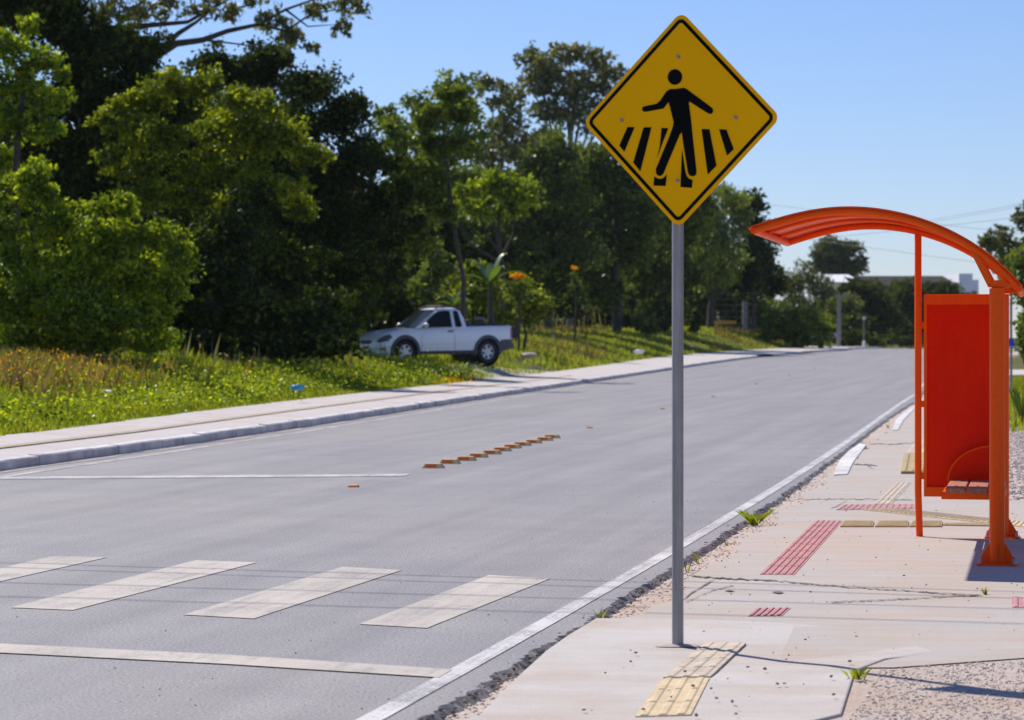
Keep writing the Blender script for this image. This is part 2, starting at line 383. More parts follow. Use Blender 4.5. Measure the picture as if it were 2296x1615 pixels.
def ground_sheet():
    left = [1500, 700, 350, 200, 120, 80, 55, 40, 30, 22, 16, 12, 9, 7, 5.5, 4.4, 3.5, 2.8, 2.2, 1.7, 1.3, 0.9, 0.6, 0.35, 0.15, 0.0]
    right = [-0.25, -0.05, 0.0, 0.1, 0.25, 0.35, 0.46, 0.7, 1.0, 1.5, 2, 2.5, 3, 3.5, 4.2, 5, 6, 7.5, 10, 14, 20, 30, 45, 70, 110, 200, 400, 1500]
    ys = [-60, -20] + rows + [1400, 2500, 4500]
    V = []; S = []
    for y in ys:
        yc = min(max(y, 1.5), 420)
        b, e = x_back(yc), x_edge(yc)
        for d in left:
            x = b - d; V.append((x, y, side_h(x, yc) if d > 0 else H(yc) + 0.13)); S.append(1.0 if d > 0.05 else 0.4)
        for t in (0.1, 0.5, 0.9):
            V.append((b + (e - b) * t, y, H(yc) - 0.10)); S.append(0)
        for d in right:
            x = e + d; V.append((x, y, side_h(x, yc) if d > 0 else H(yc) - (0.04 if d > -0.02 else 0.09))); S.append(min(1.0, max(0.0, (d - 7) / 2.0)) if yc < 33 else min(1.0, max(0, (d - (2.2 if yc > 43 else 4.6)) / 0.4)) if d < 200 else 1.0)
    nc = len(left) + 3 + len(right); nr = len(ys); idx = []
    for r in range(nr - 1):
        for c in range(nc - 1):
            a = r * nc + c; idx += [a, a + 1, a + nc + 1, a + nc]
    me = fast_mesh('ground', V, 4, idx); me.polygons.foreach_set('use_smooth', [True] * len(me.polygons))
    a = me.attributes.new('side', 'FLOAT', 'POINT'); a.data.foreach_set('value', np.array(S, np.float32))
    return tag(link('ground', me, M['ground']), kind='structure')
ground_sheet()

def frange(a, b, near=0.06):
    out = [a]
    while out[-1] < b: y = out[-1]; out.append(min(b, y + (near if y < 25 else near * 3 if y < 60 else 1.5)))
    return out

def road_sheet():
    V = []; idx = []; mi = []; ys = frange(1.5, 415); n = 26
    for y in ys:
        a, b = x_kerb(y) - 0.05, x_edge(y)
        rag = 0.016 * (math.sin(y * 7.1) * 0.4 + math.sin(y * 17.3 + 1) * 0.35 + math.sin(y * 2.3) * 0.6) + random.uniform(-0.02, 0.02) if y < 70 else 0
        for i in range(n): V.append((a + (b + rag - a) * i / (n - 1), y, H(y)))
        V.append((b + rag + 0.035 + random.uniform(0, 0.03), y, H(y) - 0.042))
    m = n + 1
    for r in range(len(ys) - 1):
        for c in range(m - 1):
            a = r * m + c; idx += [a, a + 1, a + m + 1, a + m]; mi.append(1 if c == m - 2 else 0)
    me = fast_mesh('road', V, 4, idx)
    o = link('road', me, [M['asphalt'], M['asphalt_edge']])
    me.polygons.foreach_set('material_index', np.array(mi, np.int32))
    return tag(o, kind='structure')
road = road_sheet()

def ribbon(name, fa, fb, y0, y1, dz, m, parent, n=2, near=0.25, zf=None):
    V = []; ys = frange(y0, y1, near)
    for y in ys:
        a, b = fa(y), fb(y)
        for i in range(n):
            t = i / (n - 1); V.append((a + (b - a) * t, y, H(y) + (dz if zf is None else zf(t))))
    idx = []
    for r in range(len(ys) - 1):
        for c in range(n - 1):
            a = r * n + c; idx += [a, a + 1, a + n + 1, a + n]
    return link(name, fast_mesh(name, V, 4, idx), m, parent)

def flat_px(name, pts, dz, m, parent):
    bm = bmesh.new(); bm.faces.new([bm.verts.new(gp(x, y, dz)) for x, y in pts]); return bm_obj(name, bm, m, parent)

# painted markings, 4 mm above the asphalt
ribbon('edge_line', lambda y: x_line(y), lambda y: x_line(y) + 0.108, 9, 200, 0.004, M['paint_white'], road)
ribbon('worn_edge_line', lambda y: x_kerb(y) + 0.42, lambda y: x_kerb(y) + 0.53, 12, 120, 0.004, M['paint_worn'], road)
for q in ([(-140,1346),(-2,1304),(242,1249),(113,1247.5),(-285,1341)], [(22,1362),(164,1367.6),(575.7,1261),(439,1256)],
          [(410,1378),(569,1386.7),(901,1278),(767.6,1270.6)], [(805,1399),(956.6,1408),(1233,1297),(1095.6,1289)]):
    flat_px('crosswalk_stripe', q, 0.004, M['paint'], road)
flat_px('stop_line', [(-60,1460),(-60,1440),(500,1467),(1014,1500.5),(984,1518.5),(500,1488)], 0.006, M['paint'], road)
flat_px('give_way_line', [(-60,1069.5),(925,1062.5),(900,1067.5),(-60,1074.5)], 0.0055, M['paint_white'], road)

# ------------------------------------------------------------------ far pavement with its kerb
def left_pavement():
    pv = ribbon('pavement', lambda y: x_back(y) - 0.06 + 0.05 * math.sin(y * 1.7), lambda y: x_kerb(y) - 0.13, 8, 215, 0, M['conc_left'], None, 6, 0.4,
                zf=lambda t: 0.205 - 0.085 * t)
    tag(pv, kind='structure')
    for k, off in enumerate((0.0, 0.085, 0.17)):
        ribbon('tactile_rib', lambda y: x_back(y) * 0.52 + x_kerb(y) * 0.48 - 0.12 + off, lambda y: x_back(y) * 0.52 + x_kerb(y) * 0.48 - 0.12 + off + 0.05, 10, 70, 0, M['dust_tile'], pv, 2, 0.5, zf=lambda t: 0.1705)
    ribbon('tactile_strip', lambda y: x_back(y) * 0.52 + x_kerb(y) * 0.48 - 0.15, lambda y: x_back(y) * 0.52 + x_kerb(y) * 0.48 + 0.13, 10, 95, 0, M['dust_tile'], pv, 2, 0.5, zf=lambda t: 0.1685)
    bm = bmesh.new(); y = 9.0; rnd = random.Random(5)
    while y < 214:
        L = 1.0; a, b = y, y + L - 0.012; y += L
        if 158 < a < 166 or 176 < a < 180 or 190 < a < 193: continue
        j, h = rnd.uniform(-0.014, 0.014), rnd.uniform(-0.008, 0.008)
        for u, v in (((0.0 + j), 0),):
            p = []
            for yy in (a, b):
                x = x_kerb(yy) + j; z = H(yy)
                p.append([(x, yy, z - 0.06), (x - 0.008, yy, z + 0.105 + h), (x - 0.025, yy, z + 0.124 + h), (x - 0.15, yy, z + 0.136 + h), (x - 0.15, yy, z - 0.06)])
            hexa(bm, p[0], p[1])
    for f in bm.faces: f.normal_update()
    bmesh.ops.recalc_face_normals(bm, faces=bm.faces[:])
    for f in bm.faces: f.material_index = 0 if f.normal.z > 0.35 else 1
    tag(bm_obj('kerb', bm, [M['kerb'], M['kerb_face']]), kind='structure')
    ribbon('gutter_dirt', lambda y: x_kerb(y) - 0.01, lambda y: x_kerb(y) + 0.17 + 0.06 * math.sin(y * 1.9) + 0.04 * math.sin(y * 5.3), 9, 110, 0.005, M['dust'], road, 2, 0.3)
left_pavement()

# ------------------------------------------------------------------ near pavement
def right_bound(y):
    if y < 12.3: return x_edge(y) + 1.72
    if y < 13.2: return x_edge(y) + 1.72 + (y - 12.3) / 0.9 * 1.45
    if y < 25: return x_edge(y) + 3.2
    return x_edge(y) + 2.2
PZ = 0.012
pav = ribbon('pavement', lambda y: x_edge(y) + 0.27 + 0.05 * math.sin(y * 2.1) + 0.03 * math.sin(y * 9), right_bound, 12.35, 150, PZ, M['conc'], None, 12, 0.12)
tag(pav, kind='structure')
def slab():
    pts = [(900,1640),(1075,1600),(1142,1530),(1225,1455),(1275,1420),(1335,1384),(1500,1383),(1700,1390),(1900,1398),(2130,1408),(2210,1432),(2100,1456),(1985,1472),(1917,1497),(1886,1594),(1700,1640)]
    bm = bmesh.new(); q = [gp(x, y, 0.028) for x, y in pts]
    hexa(bm, [(p.x, p.y, -0.06) for p in q], [(p.x, p.y, 0.003 if 7 < i < 12 else 0.024 if i < 6 else 0.019) for i, p in enumerate(q)])
    o = bm_obj('clean_slab', bm, M['conc_clean'], pav); bevel(o, 0.008, 2)
slab()
def crack(pts, wid, dz=0.006, seed=0):
    rnd = random.Random(seed); P = []
    for (x0, y0), (x1, y1) in zip(pts, pts[1:]):
        n = max(3, int(math.hypot(x1-x0, y1-y0) / 6))
        for i in range(n):
            t = i / n; P.append((x0 + (x1-x0)*t, y0 + (y1-y0)*t + rnd.uniform(-1.2, 1.2)))
    P.append(pts[-1]); bm = bmesh.new(); prev = None
    for i, (x, y) in enumerate(P):
        ww = wid * 0.72 * (0.4 + 0.9 * rnd.random()) * (0.3 if i in (0, len(P)-1) else 1)
        a, b = bm.verts.new(gp(x, y - ww, PZ + dz)), bm.verts.new(gp(x, y + ww, PZ + dz))
        if prev: bm.faces.new([prev[0], a, b, prev[1]])
        prev = (a, b)
    bm_obj('crack', bm, M['crack'], pav)
crack([(1537,1290),(1600,1295),(1700,1300),(1745,1302)], 1.5, seed=1)
crack([(1745,1302),(1900,1316),(2010,1322),(2120,1330),(2200,1334)], 1.1, seed=2)
crack([(1860,1350),(1990,1344),(2100,1338),(2200,1333)], 0.9, seed=3)
crack([(1530,1345),(1560,1322),(1600,1300)], 1.6, seed=4)
crack([(1535,1350),(1590,1325),(1645,1312)], 0.8, seed=5)
crack([(1530,1300),(1558,1282),(1590,1262)], 0.9, seed=6)
crack([(1905,1040),(1935,1042),(1965,1044)], 1.3, seed=7)
crack([(1936,1036),(1945,1045),(1958,1052)], 0.7, seed=8)
crack([(1530,1208),(1560,1190),(1600,1172)], 0.7, seed=9)
crack([(1780,1120),(1900,1118),(2050,1121)], 0.7, seed=10)
crack([(1860,1140),(1880,1132),(1900,1120)], 0.8, seed=11)
crack([(1945,995),(2000,996),(2052,993)], 0.7, seed=12)
flat_px('hole', [(1728,1327),(1744,1325.5),(1758,1328),(1744,1330.5)], PZ + 0.006, M['crack'], pav)
flat_px('hole', [(1622,1324),(1636,1322.5),(1648,1325),(1634,1326)], PZ + 0.006, M['crack'], pav)

def painted_kerb(pts):
    q = [gp(x, y, 0.026) for x, y in pts]; bm = bmesh.new(); hexa(bm, [(p.x, p.y, -0.05) for p in q], q)
    o = bm_obj('kerb', bm, M['kerb']); bevel(o, 0.012, 2); return tag(o, kind='structure')
painted_kerb([(1868,1064),(1900,1062),(1914,1034),(1942,997),(1925,994),(1902,1010),(1882,1030)])
painted_kerb([(1999,964),(2014,963),(2024,943),(2040,926),(2056,912),(2056,905),(2030,922),(2008,940)])

def tactile(corners, ribs, m, along=True, tiles=1, dz=0.010, rib=0.006, name='tactile_strip'):
    """strip given by its corners: near-left, near-right, far-right, far-left; ribs run along or across"""
    a, b, c, d = [gp(x, y, PZ + dz) for x, y in corners]
    bm = bmesh.new(); up = Vector((0, 0, 1))
    def P(s, t, h=0.0): return (a.lerp(b, s)).lerp(d.lerp(c, s), t) + up * h
    for k in range(tiles):
        g = 0.006
        t0, t1 = k / tiles + g / 2, (k + 1) / tiles - g / 2
        hexa(bm, [P(0, t0, -0.03), P(1, t0, -0.03), P(1, t1, -0.03), P(0, t1, -0.03)], [P(0, t0), P(1, t0), P(1, t1), P(0, t1)])
        for i in range(ribs):
            if along:
                s0, s1 = (i + 0.22) / ribs, (i + 0.72) / ribs; u0, u1 = t0 + 0.02 / tiles, t1 - 0.02 / tiles
                w_ = (s1 - s0) * 0.2
                hexa(bm, [P(s0, u0), P(s1, u0), P(s1, u1), P(s0, u1)], [P(s0 + w_, u0 + 0.01/tiles, rib), P(s1 - w_, u0 + 0.01/tiles, rib), P(s1 - w_, u1 - 0.01/tiles, rib), P(s0 + w_, u1 - 0.01/tiles, rib)])
            else:
                q0, q1 = t0 + (t1 - t0) * (i + 0.2) / ribs, t0 + (t1 - t0) * (i + 0.7) / ribs; w_ = (q1 - q0) * 0.2
                hexa(bm, [P(0.03, q0), P(0.97, q0), P(0.97, q1), P(0.03, q1)], [P(0.05, q0 + w_, rib), P(0.95, q0 + w_, rib), P(0.95, q1 - w_, rib), P(0.05, q1 - w_, rib)])
    return bm_obj(name, bm, m, pav)
tactile([(1702,1288),(1780,1289),(1888,1168),(1829,1167)], 5, M['red_tile'], True, 8, dz=0.003, rib=0.006)
tactile([(1676,1381.5),(1752,1380.5),(1772,1363),(1696,1364)], 5, M['red_tile'], True, 1, dz=0.003, rib=0.006)
tactile([(2268,1362),(2330,1362),(2330,1339),(2268,1339)], 3, M['red_tile'], True, 1, dz=0.003, rib=0.006)
tactile([(1872,1143.5),(2062,1140),(2062,1130.5),(1890,1132)], 13, M['red_tile'], True, 1, dz=0.003, rib=0.006)
tactile([(1423,1606),(1548,1602),(1590,1519),(1483,1521)], 3, M['yel_tile'], True, 3, dz=0.014, rib=0.0045)
tactile([(1486,1518),(1592,1516),(1672,1440.5),(1580,1440.5)], 3, M['dust_tile'], True, 4, dz=0.0135, rib=0.004)
for x0 in (1883, 1961, 2037):
    tactile([(x0,1179.5),(x0+73,1179.5),(x0+76,1168.5),(x0+8,1168.5)], 5, M['olive_tile'], False, 1, rib=0.008)
tactile([(2112,1176),(2225,1178),(2225,1173.5),(2114,1172)], 2, M['olive_tile'], False, 1)
tactile([(1932,1141.5),(2330,1184),(2330,1173.5),(2010,1141)], 34, M['yel_tile'], True, 1, rib=0.007)
tactile([(2019,1057),(2075,1057),(2082,1018),(2026,1018)], 3, M['olive_tile'], True, 2, dz=0.03, rib=0.012)
tactile([(1958,1130),(1998,1130),(2042,1082),(2010,1082)], 3, M['dust_tile'], True, 3, dz=0.004, rib=0.006)
tactile([(2030,1016),(2078,1016),(2098,985),(2056,985)], 3, M['dust_tile'], True, 3, dz=0.004, rib=0.005)

# loose stones and gravel: nobody could count them
def ico():
    bm = bmesh.new(); bmesh.ops.create_icosphere(bm, subdivisions=1, radius=1.0)
    v = np.array([p.co[:] for p in bm.verts]); f = np.array([[q.index for q in p.verts] for p in bm.faces]); bm.free(); return v, f
IV, IF = ico()
def stones(name, P, R, m, flat=0.65):
    n = len(P); jit = RNG.uniform(0.7, 1.3, (n, len(IV), 1)); sc3 = RNG.uniform(0.7, 1.35, (n, 1, 3)) * np.array([1, 1, flat])
    V = (IV[None] * jit * sc3 * np.asarray(R)[:, None, None] + np.asarray(P)[:, None, :]).reshape(-1, 3)
    idx = (IF[None] + (np.arange(n) * len(IV))[:, None, None]).ravel()
    return tag(link(name, fast_mesh(name, V, 3, idx), m), kind='stuff')
def scatter_right():
    P, R, P2, R2 = [], [], [], []
    rnd = random.Random(3)
    for _ in range(14000):                                            # gravel bed at the near right
        y = 10 + rnd.random() ** 1.1 * 3.2; x = right_bound(y) + 0.02 + rnd.random() * 2.1
        if rnd.random() < 0.25 + 0.75 * (y < 12.6): P.append((x, y, side_h(x, y) + 0.002)); R.append(0.0015 + 0.0075 * rnd.random() ** 3)
    for _ in range(9000):                                             # gravel bed beyond the shelter
        y = rnd.uniform(24, 47); x = right_bound(y) + rnd.random() * 2.8
        P.append((x, y, side_h(x, y) + 0.004)); R.append(rnd.uniform(0.006, 0.028))
    for _ in range(2600):                                             # sandy strip between asphalt and pavement
        y = 10.3 + rnd.random() ** 1.5 * 30; x = x_edge(y) + rnd.uniform(-0.03, 0.30)
        P.append((x, y, side_h(x, y) + 0.002)); R.append(rnd.uniform(0.002, 0.010))
    for _ in range(700):                                             # crumbs of asphalt along its edge
        y = 10.3 + rnd.random() ** 1.4 * 26; x = x_edge(y) + rnd.gauss(0.02, 0.035)
        P2.append((x, y, -0.02 + rnd.random() * 0.02)); R2.append(rnd.uniform(0.004, 0.013))
    for _ in range(420):                                              # grit on the pavement
        y = 13 + rnd.random() * 14; x = x_edge(y) + 0.3 + rnd.random() * 2.8
        (P if rnd.random() < 0.5 else P2).append((x, y, PZ + 0.003)); (R if P and P[-1][1] == y else R2).append(0.002 + 0.006 * rnd.random() ** 3)
    for _ in range(34):
        y = 10.6 + rnd.random() * 2.3; x = x_edge(y) + 0.5 + rnd.random() * 1.2
        P2.append((x, y, 0.037)); R2.append(rnd.uniform(0.003, 0.010))
    for _ in range(420):                                              # grit on the asphalt
        y = 11 + rnd.random() ** 1.3 * 22; x = x_line(y) + 0.4 - abs(rnd.gauss(0, 1.6))
        P2.append((x, y, 0.002)); R2.append(0.0018 + 0.0035 * rnd.random() ** 3)
    stones('gravel', P, R, M['stone']); stones('grit', P2, R2, M['dark_stone'])
scatter_right()

# ------------------------------------------------------------------ pedestrian crossing sign
def sign():
    base = gp(1519, 1452, PZ)
    root = empty('crossing_sign', base)
    tag(root, 'yellow diamond pedestrian crossing sign on a grey steel pole', 'road sign')
    bm = bmesh.new(); tube(bm, [(0, 0, -0.1), (0, 0, 3.0)], 0.0285, 20); bm_obj('pole', bm, M['galv'], root, True)
    bm = bmesh.new(); rnd = random.Random(2); ring = [(0.075 * rnd.uniform(0.8, 1.5) * math.cos(a), 0.06 * rnd.uniform(0.8, 1.5) * math.sin(a)) for a in np.linspace(0, 2 * math.pi, 14)[:-1]]
    hexa(bm, [(x * 1.2, y * 1.2, 0.010) for x, y in ring], [(x * 0.7, y * 0.7, 0.018) for x, y in ring]); bm_obj('footing', bm, M['conc'], root)
    S = 0.519; px0, py0 = 738.0, 781.0
    roll = math.radians(-0.9); yaw = math.radians(-28)
    R = Matrix.Rotation(yaw, 4, 'Z') @ Matrix.Rotation(-roll, 4, 'Y')
    cen = Vector((0.007, -0.045, 2.586))
    def loc(u, v, d=0.0): return cen + R @ Vector((u, -d, v))
    def cv(zx, zy):
        u = (zx - px0 + (zy - py0) * 32 / 1460.0) / 666.5 * S
        v = -(zy - py0 + (zx - px0) * 15 / 1333.0) / 730.0 * S
        return u, v
    def diamond(s, r):
        """rounded diamond: half diagonal s, corner radius r"""
        out = []
        for k in range(4):
            a = math.pi / 2 * k; cx, cy = (s - r * math.sqrt(2)) * math.cos(a), (s - r * math.sqrt(2)) * math.sin(a)
            for j in range(7):
                b = a - math.pi / 4 + math.pi / 2 * j / 6; out.append((cx + r * math.cos(b), cy + r * math.sin(b)))
        return out
    bm = bmesh.new(); p = diamond(S * 1.0 + 0.012, 0.045)
    hexa(bm, [loc(u, v, -0.002) for u, v in p], [loc(u, v, 0.0) for u, v in p])
    plate = bm_obj('sign_panel', bm, M['sign_yellow'], root)
    bm = bmesh.new(); a = diamond(S * 0.972, 0.032); b = diamond(S * 0.925, 0.016)
    va = [bm.verts.new(loc(u, v, 0.0025)) for u, v in a]; vb = [bm.verts.new(loc(u, v, 0.0025)) for u, v in b]; n = len(a)
    for i in range(n): bm.faces.new([va[i], va[(i+1) % n], vb[(i+1) % n], vb[i]])
    bm_obj('border', bm, M['sign_black'], plate)
    bm = bmesh.new()
    def poly(pts): bm.faces.new([bm.verts.new(loc(*cv(x, y), 0.0025)) for x, y in pts])
    poly([(708 + 50 * math.cos(t * 0.2244), 486 + 54 * math.sin(t * 0.2244)) for t in range(28)])
    poly([(672,569),(720,567),(770,561),(785,568),(880,640),(960,702),(968,715),(967,732),(955,743),(940,743),(900,718),(806,656),(803,665),(812,740),(818,790),(826,880),(852,1135),(849,1155),(836,1168),(818,1169),(803,1163),(793,1145),(762,945),(752,866),(738,884),(640,1110),(626,1147),(610,1164),(594,1167),(578,1158),(570,1140),(573,1115),(662,905),(690,832),(697,795),(664,658),(626,702),(505,722),(488,720),(478,707),(480,692),(494,684),(580,668),(606,645),(648,584)])
    poly([(375,826),(425,828),(352,998),(317,955)])
    poly([(488,830),(543,830),(463,1135),(414,1073)])
    poly([(613,835),(660,838),(622,932),(579,1045),(600,960)])
    poly([(560,1168),(574,1180),(596,1188),(620,1183),(648,1157),(638,1236),(554,1233)])
    poly([(753,980),(766,1070),(776,1140),(784,1168),(797,1185),(824,1195),(820,1249),(740,1243)])
    poly([(888,846),(942,848),(988,1097),(928,1158)])
    poly([(1007,848),(1057,852),(1106,985),(1060,1030)])
    bm_obj('pictogram', bm, M['sign_black'], plate)
    for x, y in ((733,347),(337,779),(1122,770),(720,1199)):
        bm = bmesh.new(); u, v = cv(x, y); tube(bm, [loc(u, v, 0.001), loc(u, v, 0.007)], 0.009, 10); bm_obj('bolt', bm, M['galv'], plate)
sign()

# ------------------------------------------------------------------ bus shelter
def shelter():
    P0 = gp(2235, 1266, PZ); dv = Vector((0.193, 0.981, 0)).normalized(); nv = Vector((-dv.y, dv.x, 0)); LEN = 2.46
    root = empty('bus_shelter', P0); tag(root, 'orange steel bus shelter with a curved roof, end panel and wooden bench', 'bus shelter')
    gz = P0.z
    def S(u, d, z): v = nv * u + dv * d; return Vector((v.x, v.y, z - gz))          # z above the street
    def prof(x, y):
        k = (x - CX) / F; u = (P0.x - k * P0.y) / (k * nv.y - nv.x)
        return u, EYE + (HY - y) * (P0.y + nv.y * u) / F
    arc = [prof(*p) for p in ((1690,517.6),(1730,504),(1769,493.5),(1825,481.5),(1880,475.3),(1936,475),(1978,480),(2019,488.4),(2062,501),(2102.5,516.5),(2140,533.5),(2172,551),(2194,565.5),(2213.5,580),(2241,606),(2262,625),(2281,644.5))]
    # resample smoothly
    us = np.array([a for a, _ in arc]); zs = np.array([b for _, b in arc]); pf = np.polyfit(us, zs, 5)
    uu = np.linspace(us[0], us[-1], 34); arc = [(float(u), float(np.polyval(pf, u))) for u in uu]
    for d in (0.0, LEN):
        bm = bmesh.new(); tube(bm, [S(u, d, z) for u, z in arc], 0.026, 14); bm_obj('roof_arch', bm, M['orange'], root, True)
    for d in (LEN / 3, 2 * LEN / 3):
        bm = bmesh.new(); tube(bm, [S(u, d, z + 0.012) for u, z in arc], 0.013, 8); bm_obj('roof_rib', bm, M['orange'], root, True)
    bm = bmesh.new(); u, z = arc[0]; tube(bm, [S(u, 0, z), S(u, LEN, z)], 0.026, 14); bm_obj('front_beam', bm, M['orange'], root, True)
    bm = bmesh.new(); u, z = arc[-1]; tube(bm, [S(u - 0.01, -0.01, z - 0.005), S(u - 0.01, LEN, z - 0.005)], 0.024, 14); bm_obj('rear_beam', bm, M['orange'], root, True)
    # roof sheet on top of the arches
    def off(i, h):
        a, b = arc[max(i-1, 0)], arc[min(i+1, len(arc)-1)]; t = Vector((b[0]-a[0], b[1]-a[1])).normalized(); n = Vector((t.y, -t.x))
        if n.y < 0: n = -n
        return arc[i][0] + n.x * h, arc[i][1] + n.y * h
    lo = [off(i, 0.027) for i in range(len(arc))]; hi = [off(i, 0.034) for i in range(len(arc))]
    t0 = (lo[0][0] - lo[1][0], lo[0][1] - lo[1][1]); ln = math.hypot(*t0); e = (t0[0] / ln * 0.03, t0[1] / ln * 0.03)
    lo.insert(0, (lo[0][0] + e[0], lo[0][1] + e[1] - 0.008)); hi.insert(0, (hi[0][0] + e[0], hi[0][1] + e[1] - 0.008))
    bm = bmesh.new(); loop = lo + hi[::-1]; n = len(loop)
    A = [bm.verts.new(S(u, -0.03, z)) for u, z in loop]; B = [bm.verts.new(S(u, LEN + 0.05, z)) for u, z in loop]
    for i in range(n): bm.faces.new([A[i], A[(i+1) % n], B[(i+1) % n], B[i]])
    m = len(lo)
    for Q in (A, B):
        for i in range(m - 1): bm.faces.new([Q[i], Q[i+1], Q[n-2-i], Q[n-1-i]])
    bm_obj('roof_sheet', bm, M['orange'], root, True)
    # posts with flared bases
    for d in (0.0, LEN):
        bm = bmesh.new(); tube(bm, [S(0, d, gz), S(0, d, 1.862)], 0.052, 24); post = bm_obj('post', bm, M['orange'], root, True)
        bm = bmesh.new()
        c = [(-0.13, -0.13), (0.13, -0.13), (0.13, 0.13), (-0.13, 0.13)]
        hexa(bm, [S(a, d + b, gz + 0.0) for a, b in c], [S(a, d + b, gz + 0.014) for a, b in c])
        bm_obj('base_plate', bm, M['orange'], post)
        for a, b in ((1, 0), (-1, 0), (0, 1), (0, -1)):
            bm = bmesh.new(); pr = [(0.05, 0.014), (0.105, 0.014), (0.105, 0.055), (0.052, 0.145)]
            prism(bm, [S(a * r - b * 0.004, d + b * r - a * 0.004, gz + h) for r, h in pr], S(b * 0.008, a * 0.008, gz))
            bm_obj('gusset', bm, M['orange'], post)
        for a, b in ((1, 1), (1, -1), (-1, 1), (-1, -1)):
            bm = bmesh.new(); tube(bm, [S(a * 0.108, d + b * 0.108, gz + 0.012), S(a * 0.108, d + b * 0.108, gz + 0.045)], 0.011, 6); bm_obj('bolt', bm, M['galv'], post)
    # brace between post head and arch
    zoom = lambda x, y: prof((2960 + x / 2.018) / 1.785, (800 + y / 2.018) / 1.785)
    for d in (0.0, LEN):
        bm = bmesh.new()
        for pts in ([(1846,392),(1940,462),(2042,652),(2005,708)], [(2005,708),(2042,652),(2125,648),(2205,690),(2178,712)]):
            prism(bm, [S(u, d - 0.022, z) for u, z in (zoom(*p) for p in pts)], S(0, 0.044, gz))
        o = bm_obj('brace', bm, M['orange'], root); bevel(o, 0.004, 2)
    # thin leg of the far end, slightly bent below the panel
    LU = 0.632
    bm = bmesh.new(); tube(bm, [S(LU - 0.012, LEN, gz - 0.02), S(LU, LEN, 0.36), S(LU, LEN, float(np.polyval(pf, LU)) - 0.02)], 0.0265, 14); bm_obj('leg', bm, M['orange'], root, True)
    # end panel: frame and recessed sheet
    a0, a1, z0, z1 = 0.044, 0.588, 0.318, 1.862
    bm = bmesh.new()
    for u0, u1, q0, q1 in ((a0, a1, z1 - 0.078, z1), (a0, a1, z0, z0 + 0.074), (a1 - 0.024, a1, z0 + 0.074, z1 - 0.078), (a0, a0 + 0.024, z0 + 0.074, z1 - 0.078)):
        hexa(bm, [S(u0, LEN - 0.02, q0), S(u1, LEN - 0.02, q0), S(u1, LEN + 0.02, q0), S(u0, LEN + 0.02, q0)], [S(u0, LEN - 0.02, q1), S(u1, LEN - 0.02, q1), S(u1, LEN + 0.02, q1), S(u0, LEN + 0.02, q1)])
    fr = bm_obj('panel_frame', bm, M['orange'], root); bevel(fr, 0.003, 2)
    bm = bmesh.new(); pts = [(a0 + 0.02, z0 + 0.07), (a1 - 0.02, z0 + 0.07), (a1 - 0.02, z1 - 0.074), (a0 + 0.02, z1 - 0.074)]
    prism(bm, [S(u, LEN - 0.002, z) for u, z in pts], S(0, 0.008, gz)); bm_obj('end_panel', bm, M['orange_red'], root)
    for z in (0.45, 1.0, 1.6):
        bm = bmesh.new(); hexa(bm, [S(a1, LEN - 0.01, z), S(LU - 0.02, LEN - 0.01, z), S(LU - 0.02, LEN + 0.01, z), S(a1, LEN + 0.01, z)], [S(a1, LEN - 0.01, z + 0.05), S(LU - 0.02, LEN - 0.01, z + 0.05), S(LU - 0.02, LEN + 0.01, z + 0.05), S(a1, LEN + 0.01, z + 0.05)]); bm_obj('lug', bm, M['orange'], fr)
    # bench
    d0, d1 = 1.26, 2.36
    for u1, u0 in ((0.385, 0.245), (0.230, 0.090), (0.075, -0.030)):
        bm = bmesh.new(); hexa(bm, [S(u0, d0, 0.41), S(u1, d0, 0.41), S(u1, d1, 0.41), S(u0, d1, 0.41)], [S(u0, d0, 0.452), S(u1, d0, 0.452), S(u1, d1, 0.452), S(u0, d1, 0.452)])
        sl = bm_obj('bench_slat', bm, M['wood'], root); bevel(sl, 0.006, 2)
        for dd in (d0 + 0.25, d1 - 0.2):
            bm = bmesh.new(); tube(bm, [S((u0 + u1) / 2, dd, 0.450), S((u0 + u1) / 2, dd, 0.4565)], 0.011, 10); bm_obj('bolt', bm, M['galv'], sl)
    bm = bmesh.new()
    for u0, u1, e0, e1 in ((-0.035, 0.415, d0 + 0.03, d0 + 0.07), (-0.035, 0.415, d1 - 0.07, d1 - 0.03), (0.385, 0.415, d0 + 0.07, d1 - 0.07), (-0.035, -0.005, d0 + 0.07, d1 - 0.07)):
        hexa(bm, [S(u0, e0, 0.368), S(u1, e0, 0.368), S(u1, e1, 0.368), S(u0, e1, 0.368)], [S(u0, e0, 0.408), S(u1, e0, 0.408), S(u1, e1, 0.408), S(u0, e1, 0.408)])
    bm_obj('bench_frame', bm, M['orange'], root)
    bm = bmesh.new(); pts = [(0.40, 0.40), (0.402, 0.445)] + [(0.06 + 0.342 * math.cos(t), 0.445 + 0.265 * math.sin(t)) for t in np.linspace(0.05, math.pi / 2, 12)] + [(0.0, 0.71), (0.0, 0.40)]
    prism(bm, [S(u, d1 + 0.002, z) for u, z in pts], S(0, 0.012, gz)); bm_obj('bench_end_plate', bm, M['orange_red'], root)
    bm = bmesh.new(); tube(bm, [S(u, d1 - 0.001, z) for u, z in pts[1:-1]], 0.007, 8); bm_obj('bench_end_rim', bm, M['orange'], root, True)
shelter()

